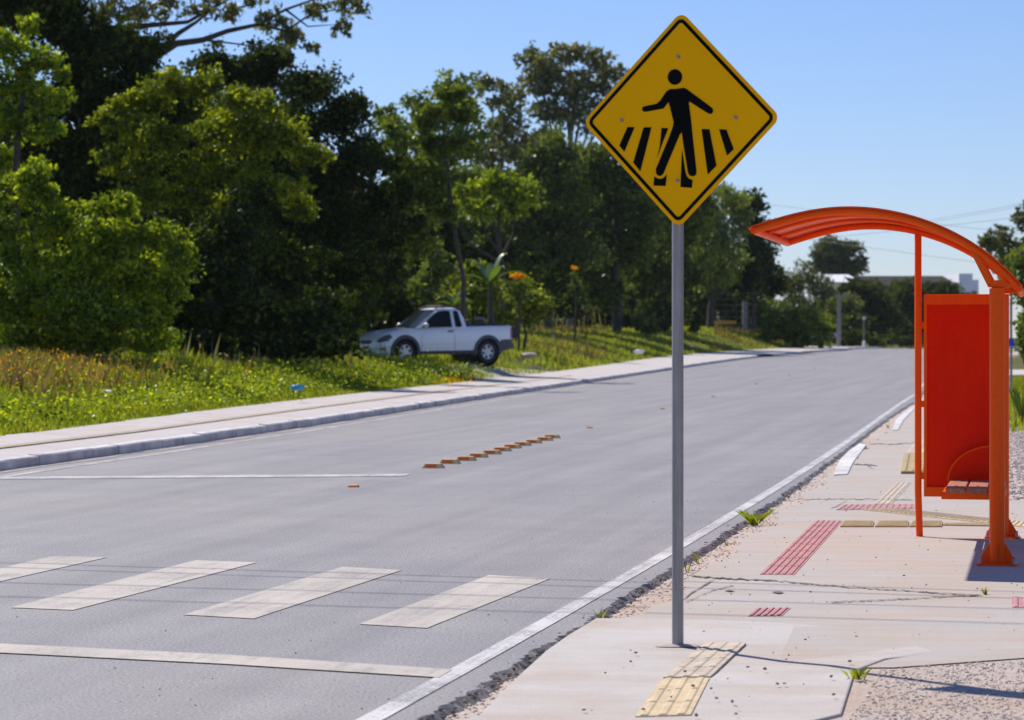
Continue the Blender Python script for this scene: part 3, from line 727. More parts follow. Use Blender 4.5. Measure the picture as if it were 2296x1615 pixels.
# ------------------------------------------------------------------ raised studs along the middle of the street
def stud(size, refl):
    L, W, h = size
    root = empty('road_stud', (0, 0, 0), -0.19)
    bm = bmesh.new()
    b = [(-L/2, -W/2), (L/2, -W/2), (L/2, W/2), (-L/2, W/2)]; k = (0.72 if L > 0.2 else 0.85); kw = 0.55
    hexa(bm, [(x, y, 0) for x, y in b], [(x * k, y * kw, h) for x, y in b])
    o = bm_obj('body', bm, M['stud'], root); bevel(o, 0.006, 2)
    bm = bmesh.new(); s = refl; z0, z1 = h * 0.22, h * 0.82
    yy = lambda z: -(W / 2 + (W * kw / 2 - W / 2) * z / h) - 0.003
    pts = [(-L * s * 0.5 - 0.02 * (L > .2), yy(z0), z0), (L * s * 0.5 - 0.02 * (L > .2), yy(z0), z0), (L * s * 0.5 - 0.02 * (L > .2), yy(z1), z1), (-L * s * 0.5 - 0.02 * (L > .2), yy(z1), z1)]
    prism(bm, pts, (0, 0.004, 0)); bm_obj('reflector', bm, M['reflector'], root)
    return root
def copy_tree(o, parent=None):
    c = o.copy(); col.objects.link(c)
    if parent is not None: c.parent = parent
    for ch in list(o.children): copy_tree(ch, c)
    return c
big = stud((0.262, 0.155, 0.056), 0.5)
ordn = ['nearest', 'second', 'third', 'fourth', 'fifth', 'sixth', 'seventh', 'eighth', 'ninth', 'tenth', 'farthest']
for i, (zx, zy) in enumerate(((440,733),(655,676),(868,636),(1026,594),(1206,552),(1340,511),(1475,473),(1605,440),(1750,408),(1898,374),(1995,341))):
    o = big if i == 0 else copy_tree(big)
    o.location = gp((1600 + zx / 3.28) / 1.785, (1650 + zy / 3.28) / 1.785, 0)
    tag(o, f'raised yellow road stud with orange reflector, {ordn[i]} of the close row of eleven', 'road stud', 'raised yellow studs in a close row')
small = stud((0.115, 0.10, 0.026), 0.7)
small_lab = ['small orange road stud by itself near the white line end, closest to the camera', 'small road stud just beyond the row of big studs', 'small road stud left of the sign pole on the open asphalt', 'small road stud just right of the sign pole', 'small road stud second beyond the sign pole', 'small road stud third beyond the sign pole', 'tiny road stud last but one up the street', 'tiny road stud farthest up the street']
for i, (x, y) in enumerate(((792,1092.5),(1321,960),(1484,917.5),(1598,890),(1695,861.5),(1769,843),(1825.6,827.5),(1872,816.5))):
    o = small if i == 0 else copy_tree(small)
    o.location = gp(x, y, 0); tag(o, small_lab[i], 'road stud', 'small studs along the middle of the street')

# ------------------------------------------------------------------ silver pickup on the verge
def pickup():
    K = 1.14; Y0 = 91.0; xc = (974 - CX) * Y0 / F; th = math.radians(28)
    root = empty('pickup_truck', (xc, Y0, side_h(xc, Y0) + 0.01), math.pi + th)
    tag(root, 'silver pickup with black wheel arch trim parked in tree shade on the verge', 'pickup truck'); root.scale = (K, K, K * 1.05)
    X0 = -2.2                                                          # local x of the tail
    RH, FH, WR, AR = 0.83, 3.55, 0.335, 0.40
    def lerp(p, x):
        return float(np.interp(x, [a for a, _ in p], [b for _, b in p]))
    top = [(0, 1.075), (0.05, 1.085), (1.5, 1.05), (1.6, 1.03), (3.1, 0.985), (3.25, 0.985), (3.6, 0.965), (4.0, 0.905), (4.2, 0.845), (4.33, 0.775), (4.41, 0.68), (4.45, 0.56)]
    bot = [(0, 0.43), (0.3, 0.36), (1.0, 0.30), (3.2, 0.27), (4.0, 0.24), (4.35, 0.24), (4.45, 0.30)]
    hwid = [(0, 0.79), (0.1, 0.82), (0.6, 0.835), (3.3, 0.835), (3.9, 0.825), (4.15, 0.795), (4.29, 0.735), (4.39, 0.64), (4.45, 0.50)]
    def side(x, z):
        zb, zt, h = lerp(bot, x), lerp(top, x), lerp(hwid, x); t = (z - zb) / max(0.05, zt - zb)
        return h * float(np.interp(t, [0, 0.12, 0.45, 0.8, 0.93, 1.0], [0.93, 0.975, 1.0, 0.985, 0.955, 0.90]))
    bm = bmesh.new(); xs = np.concatenate([np.arange(0, 4.2, 0.04), np.linspace(4.2, 4.45, 12)]); N = 26; grid = []
    for x in xs:
        zb, zt = lerp(bot, x), lerp(top, x); row = []
        for s in (1, -1):
            r = []
            for i in range(N + 1):
                z = zb + (zt - zb) * i / N; r.append(bm.verts.new((x + X0, s * side(x, z), z)))
            row.append(r)
        c = bm.verts.new((x + X0, 0, zt + 0.035 * (x > 1.5))); grid.append((row[0], row[1], c))
    for (l0, r0, c0), (l1, r1, c1), x in zip(grid, grid[1:], xs):
        xm = x + 0.02
        for i in range(N):
            z = (l0[i].co.z + l0[i+1].co.z) / 2
            if any((xm - hx) ** 2 + (z - WR) ** 2 < AR ** 2 for hx in (RH, FH)): continue
            bm.faces.new([l0[i], l1[i], l1[i+1], l0[i+1]]); bm.faces.new([r0[i], r0[i+1], r1[i+1], r1[i]])
        bm.faces.new([l0[N], l1[N], c1, c0]); bm.faces.new([r0[N], c0, c1, r1[N]])
    for l, r, c in (grid[0], grid[-1]): bm.faces.new(l + [c] + r[::-1])
    bmesh.ops.delete(bm, geom=[v for v in bm.verts if not v.link_faces], context='VERTS')
    body = bm_obj('body', bm, M['car'], root, True)
    # cab
    lev = [(1.00, 1.50, 3.28, 0.775), (1.10, 1.51, 3.12, 0.755), (1.30, 1.57, 2.83, 0.70), (1.50, 1.67, 2.54, 0.63), (1.555, 1.74, 2.42, 0.585), (1.585, 1.84, 2.25, 0.46)]
    bm = bmesh.new(); rings = []
    for z, xr, xf, h in lev:
        r = []; f = 0.16; b = 0.05
        for x, y in ((xr, h - b), (xr + b, h), (xf - f, h), (xf - f * 0.35, h * 0.93), (xf, h * 0.72), (xf + 0.05, 0), (xf, -h * 0.72), (xf - f * 0.35, -h * 0.93), (xf - f, -h), (xr + b, -h), (xr, -h + b)): r.append(bm.verts.new((x + X0, y, z)))
        rings.append(r)
    n = len(rings[0])
    for a, b in zip(rings, rings[1:]):
        for i in range(n): bm.faces.new([a[i], a[(i+1) % n], b[(i+1) % n], b[i]])
    bm.faces.new(rings[-1]); bm_obj('cab', bm, M['car'], root, True)
    def L(z, k): return float(np.interp(z, [q[0] for q in lev], [q[k] for q in lev]))
    def side_pane(name, pts, m, off=0.02, s=1):
        bm = bmesh.new(); bm.faces.new([bm.verts.new((x + X0, s * (L(z, 3) + off), z)) for x, z in pts]); return bm_obj(name, bm, m, root)
    for s in (1, -1):
        side_pane('side_window', [(2.00, 1.04), (2.97, 1.02), (3.0, 1.05), (2.94, 1.12), (2.72, 1.30), (2.50, 1.44), (2.38, 1.485), (2.2, 1.505), (2.03, 1.50)], M['glass'], 0.018, s)
        side_pane('rear_side_window', [(1.67, 1.07), (1.72, 1.04), (1.86, 1.04), (1.90, 1.07), (1.92, 1.47), (1.89, 1.50), (1.79, 1.50), (1.76, 1.47)], M['glass'], 0.018, s)
    bm = bmesh.new(); rows_ = []
    for z in (1.005, 1.1, 1.3, 1.5, 1.53):
        h, xf = L(z, 3), L(z, 2)
        rows_.append([bm.verts.new((x + X0 + 0.012, y, z + 0.004)) for x, y in ((xf - 0.05, h * 0.925), (xf, h * 0.72), (xf + 0.05, 0), (xf, -h * 0.72), (xf - 0.05, -h * 0.925))])
    for a, b in zip(rows_, rows_[1:]):
        for i in range(4): bm.faces.new([a[i], a[i+1], b[i+1], b[i]])
    bm_obj('windscreen', bm, M['glass'], root, True)
    def patch(name, pts, m, s=1, off=0.007, parent=root, sub=4):
        bm = bmesh.new(); f = bm.faces.new([bm.verts.new((x, 0, z)) for x, z in pts])
        bmesh.ops.triangulate(bm, faces=[f]); bmesh.ops.subdivide_edges(bm, edges=bm.edges[:], cuts=sub, use_grid_fill=True)
        for v in bm.verts: v.co = Vector((v.co.x + X0, s * (side(v.co.x, v.co.z) + off), v.co.z))
        return bm_obj(name, bm, m, parent, True)
    for s in (1, -1):
        patch('headlight', [(3.97, 0.755), (4.12, 0.64), (4.33, 0.60), (4.40, 0.62), (4.36, 0.70), (4.2, 0.80), (4.05, 0.835)], M['lamp_glass'], s, 0.012)
        patch('tail_light', [(0.01, 0.72), (0.07, 0.72), (0.06, 1.0), (0.01, 1.03)], M['red_lamp'], s, 0.012)
        patch('rocker_trim', [(1.15, 0.29), (3.15, 0.265), (3.15, 0.36), (1.15, 0.385)], M['grey_plastic'], s, 0.012)
        patch('rear_bumper_side', [(0.005, 0.42), (0.45, 0.33), (0.50, 0.52), (0.40, 0.68), (0.005, 0.70)], M['grey_plastic'], s, 0.016)
        d = patch('door_handle', [(1.98, 0.905), (2.17, 0.895), (2.17, 0.935), (1.98, 0.945)], M['black_plastic'], s, 0.022)
        for xx in (1.93, 3.02): patch('door_seam', [(xx, 0.40), (xx + 0.012, 0.40), (xx + 0.012, 0.97), (xx, 0.97)], M['grey_plastic'], s, 0.004, sub=2)
        # flares round the wheel openings
        for hx in (RH, FH):
            bm = bmesh.new(); prev = None
            for a in np.linspace(-0.22, math.pi + 0.22, 25):
                q = []
                for r, o in ((AR - 0.03, -0.03), (AR - 0.015, 0.028), (AR + 0.055, 0.030), (AR + 0.085, 0.004)):
                    x = hx + r * math.cos(a); z = max(0.235, WR + r * math.sin(a)); q.append(bm.verts.new((x + X0, s * (side(min(4.3, x), min(z, 1.0)) + o), z)))
                if prev:
                    for i in range(3): bm.faces.new([prev[i], q[i], q[i+1], prev[i+1]])
                prev = q
            bm_obj('wheel_arch_trim', bm, M['grey_plastic'], root, True)
            bm = bmesh.new(); tube(bm, [(hx + X0, s * 0.40, WR), (hx + X0, s * 0.79, WR)], AR + 0.005, 28, cap=False); bm.faces.new([v for v in bm.verts if abs(abs(v.co.y) - 0.40) < 0.01]); bm_obj('wheel_well', bm, M['black_plastic'], root)
            wh = bpy.data.objects.new('wheel', None); col.objects.link(wh); wh.parent = root; wh.location = (hx + X0, s * 0.72, WR)
            bm = bmesh.new()
            P = [(0.205, -0.1), (0.30, -0.105), (0.33, -0.08), (0.335, 0), (0.33, 0.08), (0.30, 0.105), (0.205, 0.10)]; rg = []
            for k in range(36):
                a = 2 * math.pi * k / 36; rg.append([bm.verts.new((r * math.cos(a), s * y, r * math.sin(a))) for r, y in P])
            for k in range(36):
                for i in range(len(P) - 1): bm.faces.new([rg[k][i], rg[(k+1) % 36][i], rg[(k+1) % 36][i+1], rg[k][i+1]])
            bm_obj('tyre', bm, M['tyre'], wh, True)
            bm = bmesh.new()
            tube(bm, [(0, s * 0.02, 0), (0, s * 0.03, 0)], 0.206, 32)
            for f in bm.faces: f.material_index = 1
            nb = len(bm.faces)
            for k in range(6):
                a = 2 * math.pi * k / 6 + 0.3; ca, sa = math.cos(a), math.sin(a)
                pr = [(0.03, -0.045), (0.195, -0.026), (0.195, 0.026), (0.03, 0.045)]
                prism(bm, [(r * ca - w_ * sa, s * 0.04, r * sa + w_ * ca) for r, w_ in pr], (0, s * 0.035, 0))
            tube(bm, [(0, s * 0.04, 0), (0, s * 0.085, 0)], 0.06, 16)
            ring = []
            for k in range(36):
                a = 2 * math.pi * k / 36; ring.append([bm.verts.new((r * math.cos(a), s * y, r * math.sin(a))) for r, y in ((0.185, 0.06), (0.188, 0.09), (0.212, 0.09))])
            for k in range(36):
                for i in range(2): bm.faces.new([ring[k][i], ring[(k+1) % 36][i], ring[(k+1) % 36][i+1], ring[k][i+1]])
            bm_obj('rim', bm, [M['alloy'], M['black_plastic']], wh)
        bm = bmesh.new(); bmesh.ops.create_uvsphere(bm, u_segments=14, v_segments=10, radius=1.0)
        for v in bm.verts: v.co = Vector((v.co.x * 0.065 + 2.93 + X0, s * (0.905 + v.co.y * 0.115), v.co.z * 0.075 + 1.09))
        bm_obj('side_mirror', bm, M['car'], root, True)
        bm = bmesh.new(); tube(bm, [(2.95 + X0, s * 0.76, 1.04), (2.93 + X0, s * 0.86, 1.05)], 0.025, 8); bm_obj('mirror_stalk', bm, M['black_plastic'], root)
        bm = bmesh.new(); tube(bm, [(1.70 + X0, s * 0.575, 1.53), (1.80 + X0, s * 0.56, 1.615), (2.30 + X0, s * 0.54, 1.62), (2.46 + X0, s * 0.55, 1.545)], 0.022, 8); bm_obj('roof_rail', bm, M['black_plastic'], root, True)
        patch('fog_lamp', [(4.18, 0.40), (4.34, 0.38), (4.34, 0.45), (4.2, 0.47)], M['black_plastic'], s, 0.012)
    bm = bmesh.new(); tube(bm, [(2.2 + X0, -0.56, 1.625), (2.2 + X0, 0.56, 1.625)], 0.03, 8); bm_obj('roof_bar', bm, M['black_plastic'], root, True)
    bm = bmesh.new(); box(bm, 4.40 + X0, 4.462 + X0, -0.33, 0.33, 0.555, 0.665); g = bm_obj('grille', bm, M['black_plastic'], root); bevel(g, 0.02, 2)
    bm = bmesh.new(); box(bm, 4.42 + X0, 4.458 + X0, -0.38, 0.38, 0.29, 0.385); bm_obj('air_intake', bm, M['black_plastic'], root)
    bm = bmesh.new(); box(bm, 4.45 + X0, 4.466 + X0, -0.19, 0.19, 0.41, 0.50); bm_obj('number_plate', bm, M['plate_red'], root)
    bm = bmesh.new(); box(bm, X0 - 0.06, X0 + 0.02, -0.78, 0.78, 0.42, 0.60); rb = bm_obj('rear_bumper', bm, M['grey_plastic'], root); bevel(rb, 0.02, 2)
    bm = bmesh.new()
    hexa(bm, [(0.10 + X0, -0.68, 1.05), (1.50 + X0, -0.68, 1.03), (1.50 + X0, 0.68, 1.03), (0.10 + X0, 0.68, 1.05)], [(0.16 + X0, -0.62, 1.115), (1.46 + X0, -0.62, 1.16), (1.46 + X0, 0.62, 1.16), (0.16 + X0, 0.62, 1.115)])
    bm_obj('bed_cover', bm, M['black_plastic'], root)
    bm = bmesh.new(); tube(bm, [(1.40 + X0, -0.66, 1.06), (1.42 + X0, -0.64, 1.22), (1.42 + X0, 0.64, 1.22), (1.40 + X0, 0.66, 1.06)], 0.03, 8); bm_obj('roll_bar', bm, M['black_plastic'], root, True)
pickup()

# ------------------------------------------------------------------ vegetation
def leaf_quads(P, size, aspect=0.5, droop=0.0, flat=0.0):
    """one diamond per point; droop turns the blades downwards, flat turns their faces up"""
    n = len(P); a = RNG.normal(size=(n, 3)); a[:, 2] -= droop; a /= np.linalg.norm(a, axis=1, keepdims=True) + 1e-9
    b = RNG.normal(size=(n, 3)); b[:, 2] *= (1 - flat); a2 = a.copy(); a2[:, 2] *= (1 - flat * 0.7); a = a2 / (np.linalg.norm(a2, axis=1, keepdims=True) + 1e-9)
    b -= a * (a * b).sum(1, keepdims=True); b /= np.linalg.norm(b, axis=1, keepdims=True) + 1e-9
    L = (np.asarray(size) * RNG.uniform(0.6, 1.35, n))[:, None]
    V = np.stack([P - a * L * 0.5, P + b * L * aspect * 0.5 - a * L * 0.05, P + a * L * 0.5, P - b * L * aspect * 0.5 - a * L * 0.05], 1)
    return V.reshape(-1, 3)

def blob_leaves(c, r, cov, leaf, sig, fill=0.35, flatz=0.65):
    """leaves of one bough: lobes stand out of it, each a cluster of leaf sprays over its upper and outer side"""
    c = np.array(c); r = np.array(r); p = 1.6; la = 0.25 * leaf * leaf
    area = 4 * math.pi * ((r[0]*r[1])**p/3 + (r[0]*r[2])**p/3 + (r[1]*r[2])**p/3) ** (1/p)
    n = int(cov * area / la); rm = float(np.mean(r))
    nl = int(np.clip(5 + 5.0 * rm / max(sig, 0.2) * 0.5, 6, 26))
    d = RNG.normal(size=(nl, 3)); d[:, 2] = d[:, 2] * 0.9 + 0.12; d /= np.linalg.norm(d, axis=1, keepdims=True)
    LC = c + d * r * RNG.uniform(0.45, 0.86, nl)[:, None]; LR = rm * RNG.uniform(0.22, 0.46, nl); lt = RNG.uniform(0, 1, nl)
    PP = []; TT = []; tot = (LR ** 2).sum()
    for q, R, t in zip(LC, LR, lt):
        m = int(n * (1 - fill) * R * R / tot); per = max(6, int(0.05 * R * R / la) + 5); k = max(3, m // per)
        e = RNG.normal(size=(k, 3)); e[:, 2] += 0.35; e /= np.linalg.norm(e, axis=1, keepdims=True)
        S = q + e * R * RNG.uniform(0.55, 1.08, k)[:, None] * np.array([1.1, 1.1, 0.75])
        sp = min(0.30 * R, 0.22) * RNG.uniform(0.6, 1.5, k)
        dv = e + RNG.normal(size=(k, 3)) * 0.5 + np.array([0, 0, -0.35]); dv /= np.linalg.norm(dv, axis=1, keepdims=True)
        P = (S[:, None, :] + RNG.normal(size=(k, per, 3)) * (sp[:, None, None] * np.array([0.62, 0.62, 0.62 * flatz])) + dv[:, None, :] * (RNG.uniform(-1, 1.6, (k, per)) * sp[:, None] * 1.25)[:, :, None]).reshape(-1, 3)
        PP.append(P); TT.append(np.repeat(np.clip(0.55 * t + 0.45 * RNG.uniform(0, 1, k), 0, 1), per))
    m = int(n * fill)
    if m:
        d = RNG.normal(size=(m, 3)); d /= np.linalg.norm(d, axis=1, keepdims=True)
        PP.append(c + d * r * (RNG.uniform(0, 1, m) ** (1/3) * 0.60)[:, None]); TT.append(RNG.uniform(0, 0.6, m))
    return np.concatenate(PP), np.concatenate(TT)

def foliage(name, P, T, leaf, m, parent, aspect=0.5, droop=0.0, flat=0.0):
    V = leaf_quads(P, leaf, aspect, droop, flat)
    me = fast_mesh(name, V, 4, np.arange(len(V))); face_attr(me, 'tint', T)
    return link(name, me, m, parent)

def to_world(px, py, Y): return np.array([(px - CX) * Y / F, Y, EYE + (HY - py) * Y / F])

def tree(name, label, cat, Y, base_px, blobs, m, leaf=0.16, cov=1.7, sig=0.5, fill=0.35, trunk_r=0.18, bark='bark', limbs=None, th=0.8, lean=0.0, group=None, aspect=0.5, droop=0.0, flatz=0.65, depth=1.0, base_z=None, trunk=True, flat=0.0, auto=False):
    """blobs: (x, y, rx, ry[, dY[, coverage factor]]) read off the photo; each gets its own distance and depth"""
    bx = (base_px - CX) * Y / F; bz = side_h(bx, Y) if base_z is None else base_z
    root = empty(name, (bx, Y, bz)); tag(root, label, cat, group)
    base = np.array([bx, Y, bz]); PP = []; TT = []; cs = []
    for b in blobs:
        dy = b[4] if len(b) > 4 else RNG.uniform(-1, 1) * 0.4 * b[2] * Y / F; k = b[5] if len(b) > 5 else 1.0
        y = Y + dy; c = to_world(b[0], b[1], y) - base; rx, rz = b[2] * y / F, b[3] * y / F
        r = (rx, max(0.5 * rx, min(rx, 1.3 * rz)) * depth, rz); cs.append((c, r))
        P, T = blob_leaves(c, r, cov * k, leaf, min(sig, 0.6 * min(r)), fill, flatz); PP.append(P); TT.append(T)
    P = np.concatenate(PP); T = np.concatenate(TT)
    keep = P[:, 2] > 0.03
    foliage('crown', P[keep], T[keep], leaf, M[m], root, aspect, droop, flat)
    if trunk:
        bm = bmesh.new(); hi = max(cs, key=lambda q: q[0][2])[0]; rnd = random.Random(int(base_px) + int(Y))
        pts = []; n = 6
        for i in range(n):
            t = i / (n - 1); w_ = math.sin(t * 3.1) * 0.25
            pts.append(Vector((hi[0] * (t * th / 0.8) ** 1.5 + rnd.uniform(-.12, .12) * (i > 0) + lean * w_, hi[1] * (t * th / 0.8) ** 1.5, -0.15 + (hi[2] * th + 0.15) * t)))
        tube(bm, pts, [trunk_r * (1.15 - 0.85 * i / (n - 1)) for i in range(n)], 9)
        for c, r in cs:
            if c[2] < 1.0 or not auto: continue
            t = min(0.85, max(0.25, (c[2] - r[2] * 0.9) / max(0.5, hi[2]) * 0.8)); i = int(t * (n - 1)); f = t * (n - 1) - i
            s = pts[i].lerp(pts[i + 1], f); e = Vector(c); mid = s.lerp(e, 0.5) + Vector((rnd.uniform(-.3, .3), rnd.uniform(-.3, .3), -0.12 * (e - s).length))
            q = trunk_r * 0.45
            tube(bm, [s, s.lerp(mid, 0.5) , mid, mid.lerp(e, 0.6), e], [q, q * 0.8, q * 0.62, q * 0.4, q * 0.15], 7)
        for L in (limbs or []):
            if L is limbs[0]: bmesh.ops.delete(bm, geom=bm.verts[:], context='VERTS')
            q = [Vector(to_world(x, y, Y + dy) - base) for x, y, dy in L[0]]; k = len(q)
            tube(bm, q, [L[1] * (1 - 0.8 * i / (k - 1)) for i in range(k)], 7)
        bm_obj('trunk', bm, M[bark], root, True)
    return root

# --- the dense group on the left
tree('bushy_tree', 'tall bushy tree at the left picture edge, light green leaves above the round bush', 'tree', 66, 20,
     [(10,110,62,40),(95,135,52,38),(40,190,72,42),(112,232,58,36),(15,270,72,42),(92,300,56,34),(5,350,66,38),(60,55,40,26),(-50,180,70,120),(140,170,36,22),(70,390,60,30,2)], 'leaf_bright', 0.14, 1.5, 0.45, 0.25)
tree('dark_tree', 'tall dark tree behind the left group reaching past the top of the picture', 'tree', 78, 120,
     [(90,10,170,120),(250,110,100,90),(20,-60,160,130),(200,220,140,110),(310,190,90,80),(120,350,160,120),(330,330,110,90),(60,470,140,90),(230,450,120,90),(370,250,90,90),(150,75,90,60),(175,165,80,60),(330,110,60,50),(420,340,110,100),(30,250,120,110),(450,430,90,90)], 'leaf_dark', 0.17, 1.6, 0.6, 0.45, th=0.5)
tree('spreading_tree', 'broad olive green tree with sunlit top above the undergrowth beside the pickup', 'tree', 71, 470,
     [(430,195,110,42),(560,235,92,42),(330,232,84,36),(252,272,58,32),(625,305,78,40),(685,352,50,36),(500,295,150,52),(370,305,120,46),(300,385,70,36),(250,352,50,30),(440,375,95,38),(525,400,62,36),(610,415,95,45),(420,440,82,36),(330,440,70,36),(540,470,80,40,1),(660,470,50,36,1)], 'leaf_olive', 0.14, 1.75, 0.45, 0.35, trunk_r=0.2, auto=False, th=0.4)
tree('eucalyptus_tree', 'open eucalyptus at the top left with long bare limbs against the sky', 'tree', 82, 205,
     [(250,20,70,45,0,.6),(330,40,55,40,0,.5),(420,10,70,32,0,.55),(500,25,50,28,0,.5),(610,45,42,28,0,.6),(660,75,40,30,0,.6),(715,30,45,30,0,.55),(765,70,28,30,0,.5),(790,20,36,45,0,.6),(640,95,26,20,0,.5),(560,-5,60,22,0,.5),(700,110,30,16,0,.5)], 'leaf_euc', 0.22, 2.6, 0.40, 0.0, trunk_r=0.3, bark='bark', droop=0.8, aspect=0.32, trunk=True, th=0.2,
     limbs=[([(205,330,0),(212,160,0),(218,60,0),(260,-10,0),(300,-60,0)], 0.32), ([(215,110,0),(300,60,0),(420,50,0),(520,-5,0)], 0.13), ([(330,140,0),(395,98,0),(455,90,0),(510,70,0),(580,55,0),(640,22,0),(730,-10,0)], 0.13), ([(330,140,0),(400,75,0),(440,50,0),(490,10,0)], 0.11), ([(580,55,0),(640,70,0),(700,30,0),(790,18,0)], 0.06), ([(455,90,0),(540,100,0),(600,110,0)], 0.04), ([(640,22,0),(690,60,0),(760,55,0)], 0.04), ([(220,150,0),(245,80,0),(300,20,0),(350,-20,0)], 0.14)])
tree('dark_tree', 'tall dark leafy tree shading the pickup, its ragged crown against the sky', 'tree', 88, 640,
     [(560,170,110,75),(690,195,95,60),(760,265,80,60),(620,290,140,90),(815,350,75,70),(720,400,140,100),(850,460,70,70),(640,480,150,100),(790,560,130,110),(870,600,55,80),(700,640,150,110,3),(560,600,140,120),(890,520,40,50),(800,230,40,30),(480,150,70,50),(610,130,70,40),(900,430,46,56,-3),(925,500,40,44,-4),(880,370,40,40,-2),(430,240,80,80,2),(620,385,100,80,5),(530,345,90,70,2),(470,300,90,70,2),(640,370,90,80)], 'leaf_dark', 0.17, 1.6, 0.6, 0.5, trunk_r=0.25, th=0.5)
tree('round_bush', 'large round sunlit bush in front of the trees at the far left', 'bush', 58, 150,
     [(0,440,70,60),(62,405,48,48),(-40,540,120,120),(112,500,84,56),(200,475,66,42),(275,465,44,34),(250,545,100,64),(345,530,66,44),(395,570,40,48),(305,620,110,74),(150,620,150,84),(392,640,42,52),(200,710,180,64),(20,670,130,95),(350,715,64,44),(110,440,40,30),(40,765,110,48),(180,772,140,42),(330,768,80,40)], 'leaf_bright', 0.115, 1.6, 0.38, 0.4, trunk_r=0.1)
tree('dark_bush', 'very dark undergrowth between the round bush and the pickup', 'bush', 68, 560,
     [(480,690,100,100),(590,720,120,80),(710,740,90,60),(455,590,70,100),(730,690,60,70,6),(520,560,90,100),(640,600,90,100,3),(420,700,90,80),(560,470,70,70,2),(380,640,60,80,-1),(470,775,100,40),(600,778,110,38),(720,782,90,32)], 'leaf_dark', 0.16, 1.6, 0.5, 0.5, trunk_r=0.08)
# --- beyond the pickup
tree('dark_bush', 'black shaded undergrowth directly behind the pickup bonnet', 'bush', 106, 820,
     [(800,640,70,80),(860,680,56,70),(740,640,70,80),(875,600,46,60),(690,680,70,80),(760,720,80,50),(850,730,60,36),(640,700,80,80),(905,700,36,50)], 'leaf_dark', 0.2, 1.6, 0.5, 0.5, trunk_r=0.08)
tree('leaning_tree', 'mid green tree standing just behind the pickup cab, left of the open crowned tree', 'tree', 94.5, 1042,
     [(955,262,48,36),(1005,214,46,26),(1035,255,44,36),(975,325,50,36),(1040,330,40,34),(895,320,44,40),(930,380,52,44),(965,440,50,44),(905,440,54,50),(1000,480,36,30),(940,500,56,44),(880,290,26,22),(985,400,30,26),(930,560,50,40),(960,320,24,20,0,.7)], 'leaf_mid', 0.17, 1.6, 0.5, 0.35, trunk_r=0.11)
tree('dark_tree', 'tall dark tree filling the back of the left group behind the olive tree', 'tree', 100, 420,
     [(80,420,160,150),(260,400,150,150),(450,440,150,150),(620,470,130,140),(750,500,110,140),(850,540,70,110),(540,620,160,140),(320,620,160,150),(740,660,120,110),(120,640,160,150)], 'leaf_dark', 0.26, 1.3, 0.8, 0.5, trunk_r=0.3)
tree('dark_tree', 'dark wide tree between the pickup and the pines, behind the bright umbrella crown', 'tree', 192, 1060,
     [(930,470,70,90),(1010,430,80,90),(1100,470,90,90),(980,560,80,80),(1090,580,90,80),(1180,520,80,90),(1190,640,80,60),(900,600,50,70)], 'leaf_mid', 0.42, 1.3, 0.9, 0.4, trunk_r=0.3)
tree('dark_tree', 'dark wide tree behind the pines and the lower right edge of the sign', 'tree', 214, 1440,
     [(1270,430,80,90),(1370,470,90,90),(1460,480,80,100),(1540,540,70,90),(1600,610,60,80),(1480,620,90,70),(1340,600,90,80),(1650,650,50,60)], 'leaf_far_dark', 0.45, 1.3, 0.9, 0.4, trunk_r=0.3)
tree('wispy_tree', 'tall thin open crowned tree behind the one at the pickup cab', 'tree', 150, 930,
     [(900,300,60,55),(960,260,65,50),(1010,200,60,38),(1040,250,70,55),(940,360,80,60),(1020,330,80,60),(870,260,40,26,0,.6),(960,440,90,60),(1050,420,80,60)], 'leaf_mid', 0.34, 0.95, 0.75, 0.2, auto=True, trunk_r=0.24)
tree('wispy_tree', 'tall thin tree between the open crowned tree and the high eucalyptus', 'tree', 158, 1105,
     [(1105,190,50,32),(1140,230,55,50),(1120,290,60,55),(1090,340,60,50),(1150,330,50,50)], 'leaf_euc', 0.34, 0.85, 0.7, 0.15, auto=True, trunk_r=0.22)
tree('tall_eucalyptus', 'highest eucalyptus with rounded grey green top just left of the sign', 'tree', 178, 1280,
     [(1190,130,38,32),(1235,140,50,45),(1280,120,42,34),(1330,130,40,30),(1210,190,55,45),(1290,190,65,55),(1350,190,45,45),(1240,250,70,50),(1330,270,60,55),(1380,165,30,26),(1220,320,60,50)], 'leaf_euc', 0.36, 1.0, 0.75, 0.2, auto=True, trunk_r=0.3, bark='bark_pale')
tree('umbrella_tree', 'flat topped bright green tree under the tall eucalyptus', 'tree', 132, 1130,
     [(1120,420,75,30),(1060,440,60,28),(1160,440,60,40),(1010,470,40,26),(1100,470,90,36)], 'leaf_bright', 0.28, 1.5, 0.6, 0.3, auto=True, trunk_r=0.2)
tree('pine_tree', 'dark pine left of the sign with dense hanging branches', 'pine tree', 165, 1228,
     [(1200,380,70,55),(1250,350,80,60),(1160,470,80,60),(1240,470,90,70),(1190,560,90,60),(1270,580,80,60),(1130,560,60,50),(1230,650,80,40),(1150,420,60,50),(1290,500,50,60),(1210,420,80,50)], 'leaf_pine', 0.28, 1.5, 0.65, 0.3, trunk_r=0.27)
tree('pine_tree', 'dark pine directly behind the lower left edge of the sign', 'pine tree', 172, 1382,
     [(1340,380,80,70),(1390,450,80,70),(1320,490,80,70),(1400,560,80,70),(1330,600,70,50),(1440,500,60,70),(1360,650,70,40),(1420,390,60,60),(1300,420,60,50),(1290,550,50,50),(1380,330,60,40)], 'leaf_pine', 0.28, 1.5, 0.65, 0.35, trunk_r=0.30)
